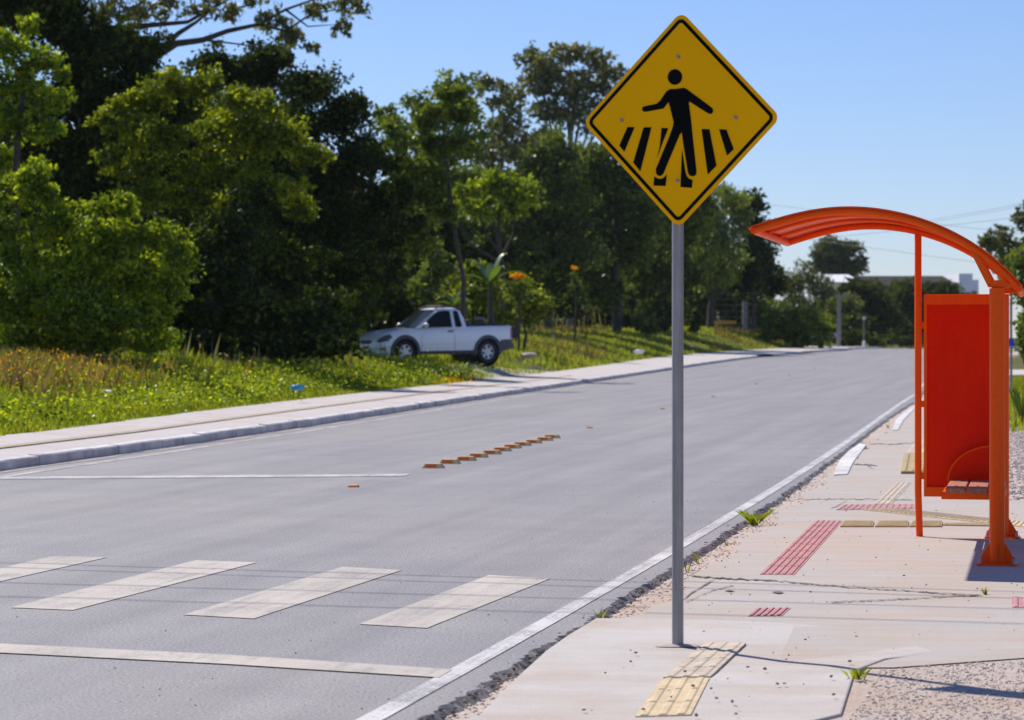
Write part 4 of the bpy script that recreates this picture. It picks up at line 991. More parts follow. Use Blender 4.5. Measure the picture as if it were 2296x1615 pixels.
tree('pine_tree', 'dark pine behind the sign pole with a forked trunk', 'pine tree', 180, 1487,
     [(1470,430,70,70),(1520,520,80,80),(1450,600,70,60),(1530,620,70,50),(1560,450,60,60),(1490,680,60,30)], 'leaf_pine', 0.34, 1.4, 0.65, 0.35, trunk_r=0.30)
tree('willow_tree', 'light green weeping tree just right of the sign pole', 'tree', 195, 1592,
     [(1580,470,60,55),(1630,440,50,38),(1620,520,60,60),(1565,560,50,70),(1640,590,34,60),(1590,620,60,50),(1670,500,30,50)], 'leaf_willow', 0.34, 1.25, 0.6, 0.2, auto=True, trunk_r=0.26, droop=1.6, aspect=0.3)
tree('conifer_tree', 'dark broad conifer right of the light weeping tree', 'tree', 206, 1690,
     [(1690,460,34,40),(1690,520,46,60),(1700,590,60,70),(1730,640,44,44),(1670,640,60,50),(1650,460,36,40)], 'leaf_dark', 0.38, 1.7, 0.8, 0.5, trunk_r=0.22)
tree('leafy_bush', 'light leafy bush above the pickup roof', 'bush', 112, 960,
     [(950,640,50,60),(985,600,40,50),(930,690,50,40),(1000,690,50,40),(975,560,30,40)], 'leaf_willow', 0.22, 1.3, 0.5, 0.3, trunk_r=0.08)
tree('leafy_bush', 'olive bush behind the pickup bed', 'bush', 120, 1060,
     [(1040,650,60,45),(1090,660,50,50),(1030,700,60,40),(1070,610,40,30)], 'leaf_olive', 0.22, 1.3, 0.5, 0.3, trunk_r=0.08)
tree('leafy_bush', 'yellow green bush beneath the banana plant', 'bush', 118, 1180,
     [(1170,660,60,40),(1200,700,50,40),(1140,710,50,30)], 'leaf_olive', 0.22, 1.3, 0.5, 0.3, trunk_r=0.08)
tree('dark_bush', 'dark bush at the foot of the pines', 'bush', 180, 1330,
     [(1300,710,80,36),(1400,720,70,30),(1230,720,60,30),(1460,720,60,30)], 'leaf_dark', 0.34, 1.3, 0.6, 0.4, trunk_r=0.1)
tree('small_shrub', 'small green shrub by the pine trunks left of the pole', 'bush', 170, 1450,
     [(1440,722,36,24),(1455,740,30,14)], 'leaf_mid', 0.26, 1.5, 0.4, 0.3, trunk_r=0.05)
tree('small_shrub', 'tall narrow black shrub just right of the pole', 'bush', 184, 1558,
     [(1560,715,14,34),(1554,738,14,20)], 'leaf_far_dark', 0.30, 1.8, 0.35, 0.5, trunk_r=0.05)
tree('dark_bush', 'dense dark thicket closing the gap between the pickup and the pines', 'bush', 150, 1090,
     [(900,660,60,60),(960,690,60,50),(1040,600,60,70),(1030,690,70,50),(1110,560,60,60),(1120,650,70,60),(1190,700,70,40),(1000,540,60,70),(1270,690,50,40),(940,600,50,50)], 'leaf_dark', 0.28, 1.4, 0.6, 0.45, trunk_r=0.1)
tree('leafy_bush', 'sunlit green bushes under the pines left of the pole', 'bush', 184, 1400,
     [(1300,640,50,50),(1360,690,50,40),(1440,640,50,50),(1500,700,40,36),(1290,580,40,36)], 'leaf_pine', 0.30, 1.3, 0.6, 0.35, trunk_r=0.1)
tree('leafy_bush', 'green hedge under the light weeping tree right of the pole', 'bush', 212, 1640,
     [(1580,690,40,50),(1620,680,40,40),(1660,690,40,50),(1700,700,40,44),(1730,720,40,40)], 'leaf_mid', 0.34, 1.3, 0.6, 0.35, trunk_r=0.1)
# far wood closing the view: reads as one dark mass
def far_wood():
    PP, TT = [], []; rnd = random.Random(8)
    for i in range(56):
        t = i / 55; x = -200 + t * 1800; Y = 205 + rnd.uniform(-8, 14) + 25 * (t > 0.8)
        top = 480 if x < 1100 else 560 if x < 1480 else 600
        c = to_world(x, top + 90 + rnd.uniform(-30, 30), Y); r = (rnd.uniform(3.0, 4.4), 2.6, rnd.uniform(3.4, 5.2))
        P, T = blob_leaves(c, r, 0.9, 0.55, 1.0, 0.5); PP.append(P); TT.append(T)
        c = to_world(x * 1.12 + 40, 725, Y); P, T = blob_leaves(c, (3.6, 2.4, 2.6), 0.9, 0.55, 0.9, 0.5); PP.append(P); TT.append(T)
    tag(foliage('wood', np.concatenate(PP), np.concatenate(TT), 0.55, M['leaf_far_dark'], None), kind='stuff')
far_wood()
# --- along the bend
tree('round_bush', 'green roadside bush left of the concrete utility pole', 'bush', 190, 1780,
     [(1760,720,60,36),(1800,715,60,40),(1840,745,40,36),(1730,745,40,30),(1790,755,70,26)], 'leaf_mid', 0.34, 1.5, 0.7, 0.4, trunk_r=0.1)
tree('reed_clump', 'pale feathery bamboo clump below the far white roof', 'bush', 250, 1800,
     [(1770,640,32,40),(1800,630,36,50),(1835,640,36,44),(1860,670,40,40),(1790,690,60,34),(1830,690,50,30)], 'leaf_far', 0.42, 1.3, 0.9, 0.3, trunk_r=0.1, droop=-1.5, aspect=0.25)
tree('round_tree', 'rounded green tree behind the concrete utility pole', 'tree', 235, 1905,
     [(1900,700,48,44),(1925,720,36,34),(1880,725,36,30),(1910,750,40,24)], 'leaf_far', 0.40, 1.6, 0.8, 0.4, trunk_r=0.2)
tree('dark_tree', 'dark rounded tree below the long far building', 'tree', 265, 1960,
     [(1920,660,50,34),(1960,680,56,50),(1990,720,50,50),(1950,750,60,36),(1900,650,36,22)], 'leaf_far_dark', 0.45, 1.6, 0.9, 0.5, trunk_r=0.2)
tree('dark_tree', 'dark tree mass beside the shelter leg far up the street', 'tree', 275, 2060,
     [(2030,660,50,46),(2060,690,60,60),(2100,660,60,40),(2030,740,44,30),(2140,690,60,50),(2190,690,50,40),(2100,740,80,36)], 'leaf_far_dark', 0.45, 1.5, 0.9, 0.5, trunk_r=0.2)
tree('dark_bush', 'low dark bushes where the street drops out of sight', 'bush', 228, 1990,
     [(1915,762,40,22),(1970,764,44,20),(2030,768,40,16),(2085,766,44,20),(1880,770,26,14),(2140,764,40,22)], 'leaf_far_dark', 0.36, 1.6, 0.6, 0.45, trunk=False)
tree('lone_eucalyptus', 'far round eucalyptus framed under the shelter roof', 'tree', 360, 1882,
     [(1860,560,36,30,0,.8),(1905,556,36,26,0,.8),(1880,590,50,30,0,1.1),(1835,580,24,26,0,.8),(1930,585,22,26,0,.8),(1850,602,44,22,0,1),(1915,604,40,20,0,1),(1880,565,56,40,0,.8),(1882,612,46,24,0,1.1)], 'leaf_far', 0.42, 1.5, 0.8, 0.25, auto=True, trunk_r=0.35)
tree('small_tree', 'small tree top poking up left of the white gable', 'tree', 300, 2206,
     [(2195,680,24,22),(2215,700,20,22)], 'leaf_far', 0.4, 1.4, 0.7, 0.3, trunk_r=0.1)
tree('tall_eucalyptus', 'grey green eucalyptus at the right edge above the shelter roof end', 'tree', 170, 2300,
     [(2290,500,34,44,0,.8),(2240,540,44,32),(2300,560,50,44),(2215,545,28,26),(2330,480,50,60),(2260,590,50,34)], 'leaf_far', 0.36, 1.2, 0.75, 0.25, trunk_r=0.25)
tree('leafy_tree', 'bright leafy tree at the right edge behind the shelter roof end', 'tree', 95, 2330,
     [(2290,590,40,40),(2270,640,36,34),(2310,660,60,50),(2340,590,60,60),(2300,720,30,36)], 'leaf_willow', 0.22, 1.4, 0.5, 0.3, trunk_r=0.12)
tree('leafy_shrub', 'glossy upright shrub right of the blue sign pole', 'bush', 62, 2312,
     [(2300,740,26,40),(2290,770,20,26),(2330,760,40,50)], 'leaf_willow', 0.16, 1.2, 0.35, 0.2, trunk_r=0.06)

def thin_plant(px, py, Y, h, label, n=9, m='leaf_mid'):
    p = gp(px, py, 0.0) if Y is None else Vector(((px - CX) * Y / F, Y, side_h((px - CX) * Y / F, Y)))
    root = empty('young_palm', p); tag(root, label, 'plant'); bm = bmesh.new(); rnd = random.Random(int(px))
    for i in range(n):
        a = rnd.uniform(0, 6.28); out = rnd.uniform(0.15, 0.5) * h; prev = None; w_ = rnd.uniform(0.012, 0.022)
        s = Vector((-math.sin(a), math.cos(a), 0)) * w_
        for t in np.linspace(0, 1, 7):
            q = Vector((math.cos(a) * out * t, math.sin(a) * out * t, h * (t * 1.25 - 0.45 * t * t * rnd.uniform(0.8, 1.2)))); k = (0.35 + 1.2 * t) * (1 - t) * 1.8 + 0.05
            v = (bm.verts.new(q - s * k), bm.verts.new(q + s * k))
            if prev: bm.faces.new([prev[0], v[0], v[1], prev[1]])
            prev = v
    bm_obj('frond', bm, M[m], root)
    bm = bmesh.new(); tube(bm, [(0, 0, -0.05), (0, 0, h * 0.3)], [0.025, 0.015], 7); bm_obj('stem', bm, M['bark'], root)
thin_plant(2292, 880, 46, 0.85, 'young palm like plant on the grass right of the shelter post', 16)

def banana(px, py, Y, s, label):
    x = (px - CX) * Y / F; root = empty('banana_plant', (x, Y, side_h(x, Y))); tag(root, label, 'plant')
    zt = EYE + (HY - py) * Y / F - root.location.z
    bm = bmesh.new(); tube(bm, [(0, 0, -0.1), (0.05, 0, zt * 0.5), (0, 0, zt)], [0.16, 0.13, 0.08], 9); bm_obj('trunk', bm, M['bark'], root, True)
    for a, el, L in ((2.6, 1.1, 1.7), (0.5, 1.25, 1.9), (1.5, 1.45, 1.2), (-0.3, 0.7, 1.5), (3.5, 0.6, 1.4), (5.2, 0.9, 1.5)):
        bm = bmesh.new(); prev = None; L *= s
        for t in np.linspace(0, 1, 9):
            q = Vector((math.cos(a) * math.cos(el) * L * t, math.sin(a) * math.cos(el) * L * t, zt + math.sin(el) * L * t - 0.45 * L * t ** 2.4))
            k = 0.13 * s * math.sin(min(1, 0.12 + t) * math.pi * 0.97) ** 0.7; sd = Vector((-math.sin(a), math.cos(a), 0)) * k
            v = [bm.verts.new(q - sd + Vector((0, 0, 0.06))), bm.verts.new(q), bm.verts.new(q + sd + Vector((0, 0, 0.06)))]
            if prev: bm.faces.new([prev[0], v[0], v[1], prev[1]]); bm.faces.new([prev[1], v[1], v[2], prev[2]])
            prev = v
        bm_obj('leaf', bm, M['banana'], root, True)
banana(1098, 640, 110, 1.35, 'banana plant with upright torn leaves behind the pickup bed')
banana(1018, 690, 108, 0.7, 'small banana plant with yellow leaves above the pickup cab')
def flowers_bush(px, py, w_, h_, Y, label):
    x = (px - CX) * Y / F; root = empty('flowering_shrub', (x, Y, side_h(x, Y))); tag(root, label, 'plant'); b = np.array(root.location)
    P, T = blob_leaves(to_world(px, py + h_ + 24, Y) - b, (w_ * 1.5 * Y / F, w_ * 1.2 * Y / F, (h_ * 1.5 + 22) * Y / F), 1.3, 0.2, 0.4, 0.3); foliage('foliage', P, T, 0.2, M['leaf_mid'], root)
    P, T = blob_leaves(to_world(px, py, Y - 0.6) - b, (w_ * Y / F, 0.3, h_ * 0.5 * Y / F), 0.8, 0.10, 0.15, 0.0); foliage('blossom', P, T, 0.12, M['flower'], root)
    bm = bmesh.new(); z = EYE + (HY - py - h_) * Y / F - b[2]; tube(bm, [(0, 0, -0.05), (0.05, 0, z * 0.5), (0, 0, z)], [0.06, 0.05, 0.03], 7); bm_obj('stem', bm, M['bark'], root)
flowers_bush(1162, 618, 22, 12, 114, 'shrub with bright orange blossoms right of the banana plant')
flowers_bush(1288, 602, 9, 7, 140, 'tiny patch of orange yellow blossoms against the dark pines')

# ------------------------------------------------------------------ grass and weeds on the verge
def blades(P, hgt, wid, lean=0.45):
    n = len(P); a = RNG.uniform(0, 2 * math.pi, n); l = RNG.uniform(0.05, lean, n) * hgt; b = RNG.uniform(0, 2 * math.pi, n)
    s = np.stack([np.cos(b), np.sin(b), np.zeros(n)], 1) * (wid / 2)[:, None]
    d = np.stack([np.cos(a) * l, np.sin(a) * l, hgt], 1); mid = np.stack([np.cos(a) * l * 0.3, np.sin(a) * l * 0.3, hgt * 0.6], 1)
    return np.stack([P - s, P + s, P + mid + s * 0.7, P + d], 1).reshape(-1, 3)
def verge_points(n, y0, y1, d0, d1, power=1.0):
    y = y0 + (y1 - y0) * RNG.uniform(0, 1, n) ** power; d = d0 + (d1 - d0) * RNG.uniform(0, 1, n)
    xb = np.array([x_back(q) for q in y]); x = xb - d
    z = np.array([side_h(a, b) for a, b in zip(x, y)]) - 0.01
    px = x / y * F + CX; k = (px > -80) & (px < 2400)
    # keep the pickup's own wheel tracks and the dirt drive bare
    truck = (np.abs(x + 2.6 - (y - 91) * 0.5) < 2.1) & (np.abs(y - 90.8) < 1.2)
    return np.stack([x, y, z], 1)[k & ~truck], d[k & ~truck]
def clump_noise(P, s=1.3, seed=0):
    q = P[:, :2] * s; return 0.5 + 0.25 * (np.sin(q[:, 0] * 1.7 + 2.1 * np.sin(q[:, 1] * 0.6 + seed)) + np.sin(q[:, 1] * 1.3 + 1.7 * np.sin(q[:, 0] * 0.9 + seed)))
def d_of(P): return np.array([x_back(q[1]) - q[0] for q in P])
def dirt(P):
    """bare drive from the kerb to the pickup"""
    px = P[:, 0] / P[:, 1] * F + CX
    return (P[:, 1] > 83) & (P[:, 1] < 106) & (px > 1105) & (px < 1330) & (d_of(P) < 2.2) & (np.sin(P[:, 1] * 3 + px * .05) > -0.75)
def make_grass():
    V, T = [], []
    P, d = verge_points(120000, 30, 100, -0.05, 7.5, 1.15)
    P = P[~dirt(P)]; d = np.array([x_back(q[1]) - q[0] for q in P]); c = clump_noise(P)
    h = (0.07 + 0.36 * np.clip(d / 3.2, 0, 1) * (0.5 + c)) * RNG.uniform(0.5, 1.25, len(P)); h = np.where((np.abs(P[:, 0] + 2.6) < 3.4) & (np.abs(P[:, 1] - 87.5) < 3.6), h * 0.62, h); V.append(blades(P, h, np.full(len(P), 0.03))); T.append(np.clip(0.35 * c + RNG.uniform(0, 0.65, len(P)), 0, 1))
    P, d = verge_points(60000, 95, 205, -0.05, 26); P = P[~dirt(P)]; c = clump_noise(P, 0.5)
    h = (0.10 + 0.16 * c) * RNG.uniform(0.6, 1.3, len(P)); V.append(blades(P, h, np.full(len(P), 0.07))); T.append(np.clip(0.5 * c + RNG.uniform(0.1, 0.6, len(P)), 0, 1))
    n = 16000; y = RNG.uniform(43, 95, n); x = np.array([right_bound(q) for q in y]) + RNG.uniform(0.05, 6, n)
    P = np.stack([x, y, np.array([side_h(a, b) for a, b in zip(x, y)])], 1); V.append(blades(P, RNG.uniform(0.08, 0.25, n), np.full(n, 0.03))); T.append(RNG.uniform(0, 1, n))
    V = np.concatenate(V); me = fast_mesh('grass', V, 4, np.arange(len(V))); face_attr(me, 'tint', np.concatenate(T)); tag(link('grass', me, M['grass']), kind='stuff')
    # broad leaved weeds
    PP, TT = [], []
    C, d = verge_points(1500, 31, 88, 0.3, 6.5); C = C[~dirt(C)]
    for c in C:
        n = RNG.integers(18, 46); s = RNG.uniform(0.12, 0.3); PP.append(c + np.array([0, 0, 0.10 + s * 0.6]) + RNG.normal(size=(n, 3)) * np.array([s, s, s * 0.6])); TT.append(np.full(n, RNG.uniform(0, 1)))
    P = np.concatenate(PP); T = np.concatenate(TT)
    tag(foliage('weeds', P, T, 0.075, M['leaf_bright'], None, 0.6, flat=0.5), kind='stuff')
    # dry stalks, orange flowers, pale seed heads
    P1, d1 = verge_points(15000, 44, 62, 1.6, 6.0); px = P1[:, 0] / P1[:, 1] * F + CX; k = (px < 250 + RNG.normal(size=len(px)) * 100) & (clump_noise(P1, 1.8, 3) > 0.46); P1 = P1[k]; P1b = P1[RNG.uniform(0, 1, len(P1)) < 0.45]
    P2, d2 = verge_points(24000, 120, 200, 0.5, 16); px = P2[:, 0] / P2[:, 1] * F + CX; k = ((np.abs(px - 1740) < 140) | ((np.abs(px - 1270) < 90) & (RNG.uniform(0, 1, len(px)) < 0.3))) & (clump_noise(P2, 0.35, 1) > 0.45); P2 = P2[k]
    P3, d3 = verge_points(350, 55, 80, 2.0, 6)
    P = np.concatenate([P1b, P2, P3]); h = np.concatenate([RNG.uniform(0.3, 0.75, len(P1b)), RNG.uniform(0.15, 0.5, len(P2)), RNG.uniform(0.3, 0.8, len(P3))])
    V = blades(P, h, np.where(P[:, 1] > 100, 0.06, 0.022)); me = fast_mesh('dry_grass', V, 4, np.arange(len(V))); face_attr(me, 'tint', RNG.uniform(0, 1, len(P))); tag(link('dry_grass', me, M['grass_dry']), kind='stuff')
    Q = P1[(RNG.uniform(0, 1, len(P1)) < 0.6) & (clump_noise(P1, 3.4, 7) > 0.52)]; Q = Q + np.stack([RNG.normal(size=len(Q)) * 0.05, RNG.normal(size=len(Q)) * 0.05, RNG.uniform(0.3, 0.72, len(Q))], 1)
    Q = np.concatenate([Q, gpn(1020, 852, 120, 0.12)])
    tag(foliage('wildflowers', Q, RNG.uniform(0, 1, len(Q)), 0.045, M['flower'], None, 0.8), kind='stuff')
    S, d = verge_points(110, 60, 84, 2.4, 6.0); S2, d2 = verge_points(500, 140, 175, 8, 20); px = S2[:, 0] / S2[:, 1] * F + CX; S2 = S2[(px > 1140) & (px < 1430)]
    S = np.concatenate([S, S2]); h = np.where(S[:, 1] > 100, RNG.uniform(0.8, 1.7, len(S)), RNG.uniform(0.5, 1.25, len(S)))
    V = [blades(S, h, np.full(len(S), 0.009), 0.25)]
    W = leaf_quads(S + np.stack([0 * h, 0 * h, h], 1), np.where(S[:, 1] > 100, 0.30, 0.17), 0.18, 1.0)
    V = np.concatenate([V[0], W]); me = fast_mesh('seed_grass', V, 4, np.arange(len(V))); face_attr(me, 'tint', RNG.uniform(0, 1, len(V) // 4)); tag(link('seed_grass', me, M['seed']), kind='stuff')
def gpn(px, py, n, s):
    p = np.array(gp(px, py, 0.45)); return p + RNG.normal(size=(n, 3)) * np.array([s * 2, s, s * 0.6])
make_grass()

def tuft(px, py, n, h, label, spread=0.6):
    p = gp(px, py, 0.0); p.z = side_h(p.x, p.y) if p.x < x_edge(p.y) + 0.25 else PZ
    P = np.zeros((n, 3)); P[:, :2] = RNG.normal(size=(n, 2)) * (0.018 if n > 20 else 0.005)
    V = blades(P, RNG.uniform(0.35, 1.0, n) * h, np.full(n, 0.007), 1.3 * spread); me = fast_mesh('grass_tuft', V, 4, np.arange(len(V))); face_attr(me, 'tint', RNG.uniform(0.2, 0.9, n))
    o = link('grass_tuft', me, M['grass']); o.location = p; tag(o, label, 'grass tuft', 'weed tufts along the pavement edge')
tuft(1690, 1169, 34, 0.16, 'widest grass tuft growing from the pavement edge right of the pole', 1.2)
tuft(1728, 1141, 10, 0.08, 'low grass sprig just beyond the widest tuft', 1.0)
tuft(1562, 1252, 9, 0.10, 'small tuft at the pavement edge close right of the pole')
tuft(1540, 1272, 8, 0.09, 'thin sprout touching the right side of the sign pole')
tuft(1628, 1213, 12, 0.05, 'flat little weed on the pavement between the pole and the red strip', 1.2)
tuft(1340, 1387, 9, 0.11, 'single yellowish sprout at the asphalt edge left of the pole')
tuft(1868, 1062, 8, 0.08, 'thin sprout in front of the white painted kerb piece')
tuft(1990, 962, 12, 0.09, 'small tuft by the farther white kerb piece')
tuft(1925, 1530, 26, 0.07, 'dry tuft at the corner of the clean concrete slab', 1.1)
tuft(2208, 1338, 16, 0.05, 'tiny dry tuft on the pavement in front of the shelter base')

# ------------------------------------------------------------------ far buildings, poles, wires, litter
def far_hall():
    Y = 330; X = lambda px: (px - CX) * Y / F; Z = lambda py: EYE + (HY - py) * Y / F
    root = empty('warehouse', (X(2000), Y, -1)); tag(root, 'long far warehouse with white roof section and white stepped gable', 'building'); b = root.location
    def bx(name, x0, x1, y0, y1, d0, d1, m):
        bm = bmesh.new(); box(bm, X(x0) - b.x, X(x1) - b.x, d0, d1, Z(y1) - b.z, Z(y0) - b.z); return bm_obj(name, bm, M[m], root)
    bx('wall', 1900, 2148, 640, 800, 0.5, 24, 'dark_hall')
    bx('cladding', 2040, 2147, 640, 664, 0.1, 0.45, 'roof_grey')
    bm = bmesh.new(); prism(bm, [(X(1890) - b.x, -0.8, Z(640) - b.z), (X(1890) - b.x, 12, Z(616) - b.z), (X(1890) - b.x, 25, Z(640) - b.z), (X(1890) - b.x, 12, Z(614) - b.z)], (X(2150) - X(1890), 0, 0)); bm_obj('roof', bm, M['roof_grey'], root)
    bx('gable_wall', 2147.5, 2178, 614, 800, -0.6, 25, 'wall_white'); bx('gable_step', 2178.5, 2192, 628, 800, -0.4, 25, 'wall_white')
    bm = bmesh.new(); prism(bm, [(X(1832) - b.x, -3, Z(634) - b.z), (X(1832) - b.x, 9, Z(612) - b.z), (X(1832) - b.x, 9, Z(634) - b.z)], (X(1922) - X(1832), 0, 0)); bm_obj('white_roof', bm, M['roof_white'], root)
    bx('side_wall', 1834, 1920, 634.5, 800, -1.5, 9, 'wall_white')
far_hall()
def house():
    Y = 215; x = (1645 - CX) * Y / F; root = empty('house', (x, Y, 0.5)); tag(root, 'pale house glimpsed behind the light weeping tree', 'house')
    bm = bmesh.new(); box(bm, -1.1, 1.1, 0, 5, 0, 4.6); bm_obj('wall', bm, M['wall_grey'], root)
    bm = bmesh.new(); prism(bm, [(-1.4, -0.3, 4.6), (1.4, -0.3, 4.6), (0, -0.3, 5.6)], (0, 5.6, 0)); bm_obj('roof', bm, M['roof_grey'], root)
    bm = bmesh.new(); box(bm, -0.5, 0.5, -0.03, 0.04, 2.2, 3.4); bm_obj('window', bm, M['glass'], root)
house()
def utility_pole():
    Y = 205; x = (1881 - CX) * Y / F; z0 = H(Y) - 0.3; root = empty('utility_pole', (x, Y, z0)); tag(root, 'grey concrete utility pole with a crossarm at the bend', 'utility pole')
    top = EYE + (HY - 662) * Y / F - z0
    bm = bmesh.new(); tube(bm, [(-0.06, 0, -0.3), (0.0, 0, top)], [0.17, 0.12], 12); bm_obj('pole', bm, M['conc_pole'], root, True)
    bm = bmesh.new(); box(bm, -0.38, 0.75, -0.16, -0.12, top - 0.14, top - 0.02); bm_obj('crossarm', bm, M['conc_pole'], root)
    for u in (-0.3, 0.2, 0.65):
        bm = bmesh.new(); tube(bm, [(u, -0.14, top - 0.02), (u, -0.14, top + 0.10)], 0.035, 8); bm_obj('insulator', bm, M['wire'], root)
utility_pole()
def marker_post():
    Y = 212; x = (1936 - CX) * Y / F; z0 = H(Y) - 0.25; root = empty('sign_post', (x, Y, z0)); tag(root, 'thin post with small round sign and white foot beyond the utility pole', 'post')
    top = EYE + (HY - 714) * Y / F - z0
    bm = bmesh.new(); tube(bm, [(0, 0, 0.9), (0, 0, top)], 0.045, 8); bm_obj('post', bm, M['wall_grey'], root)
    bm = bmesh.new(); tube(bm, [(0, 0, -0.3), (0, 0, 0.9)], 0.11, 10); bm_obj('foot', bm, M['wall_white'], root)
    bm = bmesh.new(); tube(bm, [(0, -0.06, top), (0, -0.02, top)], 0.15, 14); bm_obj('disc', bm, M['sign_back'], root)
marker_post()
def blue_sign():
    Y = 70; x = (2266 - CX) * Y / F; z0 = side_h(x, Y); root = empty('blue_sign', (x, Y, z0)); tag(root, 'small blue sign on a thin grey pole beyond the shelter post', 'sign')
    Z = lambda py: EYE + (HY - py) * Y / F - z0
    bm = bmesh.new(); tube(bm, [(0, 0, -0.2), (0, 0, Z(668))], 0.035, 10); bm_obj('pole', bm, M['galv'], root, True)
    bm = bmesh.new(); box(bm, -0.12, 0.20, -0.05, -0.037, Z(776), Z(759)); bm_obj('panel', bm, M['blue'], root)
blue_sign()
def side_lane():
    bm = bmesh.new(); y0 = 53
    v = [bm.verts.new((x_edge(y) + d, y, side_h(x_edge(y) + d, y) + 0.03)) for d, y in ((2.2, 103), (16, 104), (16, 118), (2.2, 117))]; bm.faces.new(v)
    tag(bm_obj('path', bm, M['conc_left']), kind='structure')
    v = None; bm = bmesh.new(); x0 = (1378 - CX) * 176 / F; x1 = (1560 - CX) * 168 / F
    q = [(x0, 177), (x1, 169), (x1 + 0.1, 171), (x0, 180)]; bm.faces.new([bm.verts.new((x, y, side_h(x, y) + 0.05)) for x, y in q])
    tag(bm_obj('path', bm, M['conc_left']), kind='structure')
    bm = bmesh.new(); prev = None; first = None
    for q in range(15):
        t = q / 14; y = 84.5 + 17 * t; row = []
        for c in range(13):
            u = c / 12; wdt = 2.3 * math.sin(math.pi * min(1, 0.12 + t * 0.86)) ** 0.6 + 0.15 * math.sin(y * 2.7)
            x = x_back(y) + 0.05 - wdt * u; row.append(bm.verts.new((x, y + 0.2 * math.sin(5 * u), side_h(min(x, x_back(y) - 0.02), y) + 0.03)))
        if prev:
            for c in range(12): bm.faces.new([prev[c], prev[c+1], row[c+1], row[c]])
        prev = row
    tag(bm_obj('dirt_drive', bm, M['conc'], None, True), kind='structure')
side_lane()
def low_walls():
    Y = 127
    X = lambda px, y=Y: (px - CX) * y / F
    root = empty('garden_wall', (X(1140), Y, side_h(X(1140), Y))); tag(root, 'low grey garden wall behind the pickup bed', 'wall'); b = root.location
    bm = bmesh.new(); box(bm, X(985) - b.x, X(1165) - b.x, 0, 0.2, -0.2, EYE + (HY - 716) * Y / F - b.z); bm_obj('wall', bm, M['wall_dark'], root)
    bm = bmesh.new(); box(bm, X(983) - b.x, X(1167) - b.x, -0.04, 0.24, EYE + (HY - 716) * Y / F - b.z + 0.003, EYE + (HY - 711.5) * Y / F - b.z); bm_obj('coping', bm, M['conc_pole'], root)
    y = 198
    root = empty('low_wall', (X(1640, y), y, side_h(X(1640, y), y))); tag(root, 'low dark wall with a white pillar under the conifer', 'wall'); b = root.location
    bm = bmesh.new(); box(bm, X(1598, y) - b.x, X(1688, y) - b.x, 0, 0.25, -0.6, EYE + (HY - 727) * y / F - b.z); bm_obj('wall', bm, M['wall_dark'], root)
    bm = bmesh.new(); box(bm, X(1664, y) - b.x, X(1675, y) - b.x, -0.2, 0.1, -0.2, EYE + (HY - 676) * y / F - b.z); bm_obj('pillar', bm, M['conc_pole'], root)
    bm = bmesh.new(); r2 = empty('yellow_board', (X(1625, y), y, b.z + (EYE + (HY - 726.6) * y / F - b.z))); tag(r2, 'narrow yellow board lying along the low dark wall', 'board')
    hw = (X(1650, y) - X(1600, y)) / 2; box(bm, -hw, hw, -0.03, 0.2, 0.0, 0.24); bm_obj('board', bm, M['yellow'], r2)
    root = empty('wire_fence', (X(1640, y + 2), y + 2, side_h(X(1640, y + 2), y + 2))); tag(root, 'thin wire fence on posts behind the low dark wall', 'fence'); b = root.location
    for px in (1600, 1625, 1650, 1690):
        bm = bmesh.new(); tube(bm, [(X(px, y + 2) - b.x, 0, -0.3), (X(px, y + 2) - b.x, 0, 2.4)], 0.04, 7); bm_obj('post', bm, M['bark'], root)
    for k in range(5):
        bm = bmesh.new(); tube(bm, [(X(1590, y + 2) - b.x, 0, 1.0 + k * 0.45), (X(1700, y + 2) - b.x, 0, 1.0 + k * 0.45)], 0.018, 5); bm_obj('strand', bm, M['wire'], root)
low_walls()
def wire(a, b, r, sag, label, group):
    a, b = Vector(a), Vector(b); bm = bmesh.new()
    tube(bm, [a.lerp(b, t) - Vector((0, 0, sag * 4 * t * (1 - t))) for t in np.linspace(0, 1, 15)], r, 5)
    tag(bm_obj('power_line', bm, M['wire'], None, True), label, 'wire', group)
W3 = lambda px, py, Y: to_world(px, py, Y)
wire(W3(1560, 440, 240), W3(2420, 540, 150), 0.014, 0.0, 'faint wire crossing the sky from the sign down behind the shelter roof', 'wires in the sky')
wire(W3(1950, 515, 240), W3(2420, 432, 150), 0.014, 0.1, 'upper faint wire rising to the right edge above the shelter roof', 'wires in the sky')
wire(W3(1990, 513, 241), W3(2420, 438, 151), 0.012, 0.1, 'faint wire close below the upper one rising to the right edge', 'wires in the sky')
wire(W3(1690, 548, 240), W3(2420, 472, 150), 0.014, 0.1, 'faint wire crossing behind the shelter leg at mid sky', 'wires in the sky')
wire(W3(1700, 522, 240), W3(2420, 620, 150), 0.014, 0.0, 'faint wire falling to the right under the shelter roof', 'wires in the sky')
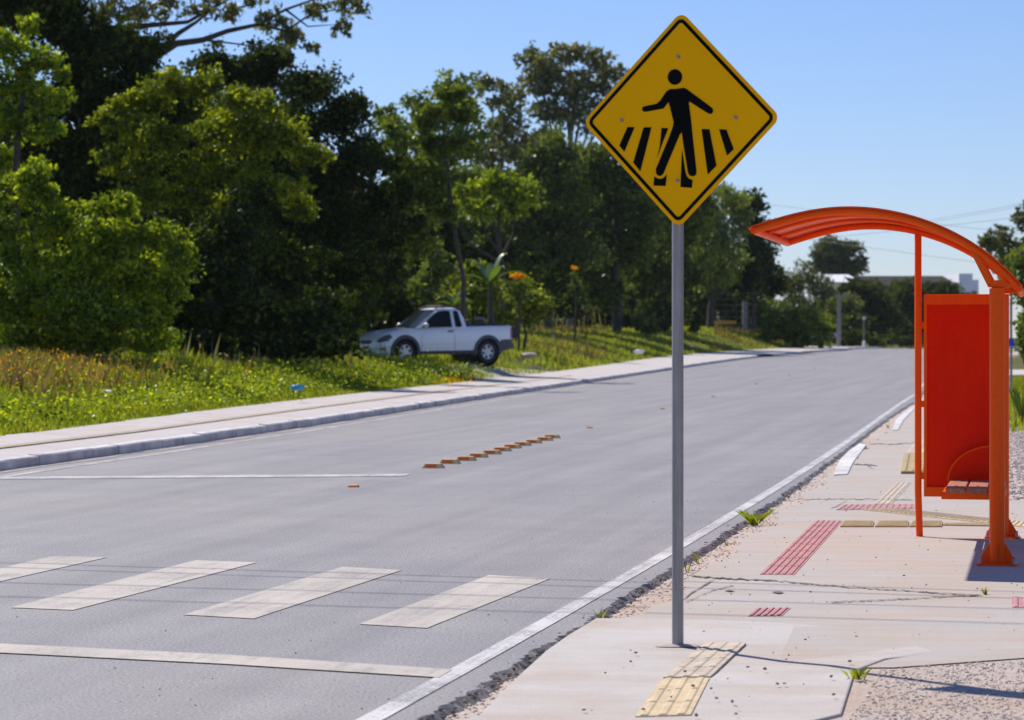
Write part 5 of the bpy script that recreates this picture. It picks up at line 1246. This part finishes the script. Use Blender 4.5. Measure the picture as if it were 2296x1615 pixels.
# four wires high over the street, out of the frame: their shadows cross the zebra crossing
sd = -SUN_DIR / SUN_DIR.z
for (x0, y0, x1, y1, h) in ((22,1262.5,1250,1300,7.6), (300,1283,1300,1315,7.9), (22,1307,1300,1343,8.3), (22,1338,1400,1378,8.7)):
    a, b = gp(x0, y0), gp(x1, y1); t = (b - a).normalized(); a, b = a - t * 14, b + t * 14
    wire(a - sd * h, b - sd * h, 0.013, 0.0, 'overhead street wire whose shadow crosses the zebra crossing', 'overhead wires casting shadows on the street')

def litter(name, px, py, Y, m, label, cat, s=0.1):
    x = (px - CX) * Y / F; z = EYE + (HY - py) * Y / F
    bm = bmesh.new(); bmesh.ops.create_icosphere(bm, subdivisions=2, radius=1.0); rnd = random.Random(int(px))
    for v in bm.verts: k = rnd.uniform(0.6, 1.3); v.co = Vector((v.co.x * s * 1.6 * k, v.co.y * s * k, v.co.z * s * 0.6 * k))
    o = bm_obj(name, bm, M[m]); o.location = (x, Y, z); tag(o, label, cat)
litter('plastic_bag', 665, 869, 55, 'blue_litter', 'crumpled blue plastic bag lying in the verge grass', 'litter', 0.10)
litter('plastic_bag', 240, 879, 47, 'white_litter', 'crumpled white plastic bag in the weeds at the left', 'litter', 0.07)
litter('plastic_bag', 1432, 789, 125, 'white_litter', 'white plastic scrap on the lawn left of the pole', 'litter', 0.16)
litter('rock', 1184, 797, 104, 'stone', 'pale rock at the edge of the dirt drive behind the pickup', 'rock', 0.22)

# ------------------------------------------------------------------ a little summer haze over the land
def haze():
    bm = bmesh.new(); box(bm, -420, 420, -30, 900, -4.0, 26.0)
    m = bpy.data.materials.new('haze'); m.use_nodes = True; n = m.node_tree.nodes; n.remove(n['Principled BSDF'])
    v = n.new('ShaderNodeVolumePrincipled'); v.inputs['Density'].default_value = 0.00006; v.inputs['Color'].default_value = (0.86, 0.92, 1.0, 1); v.inputs['Anisotropy'].default_value = 0.2
    m.node_tree.links.new(v.outputs[0], n['Material Output'].inputs['Volume'])
    tag(bm_obj('haze', bm, m), kind='stuff')
haze()
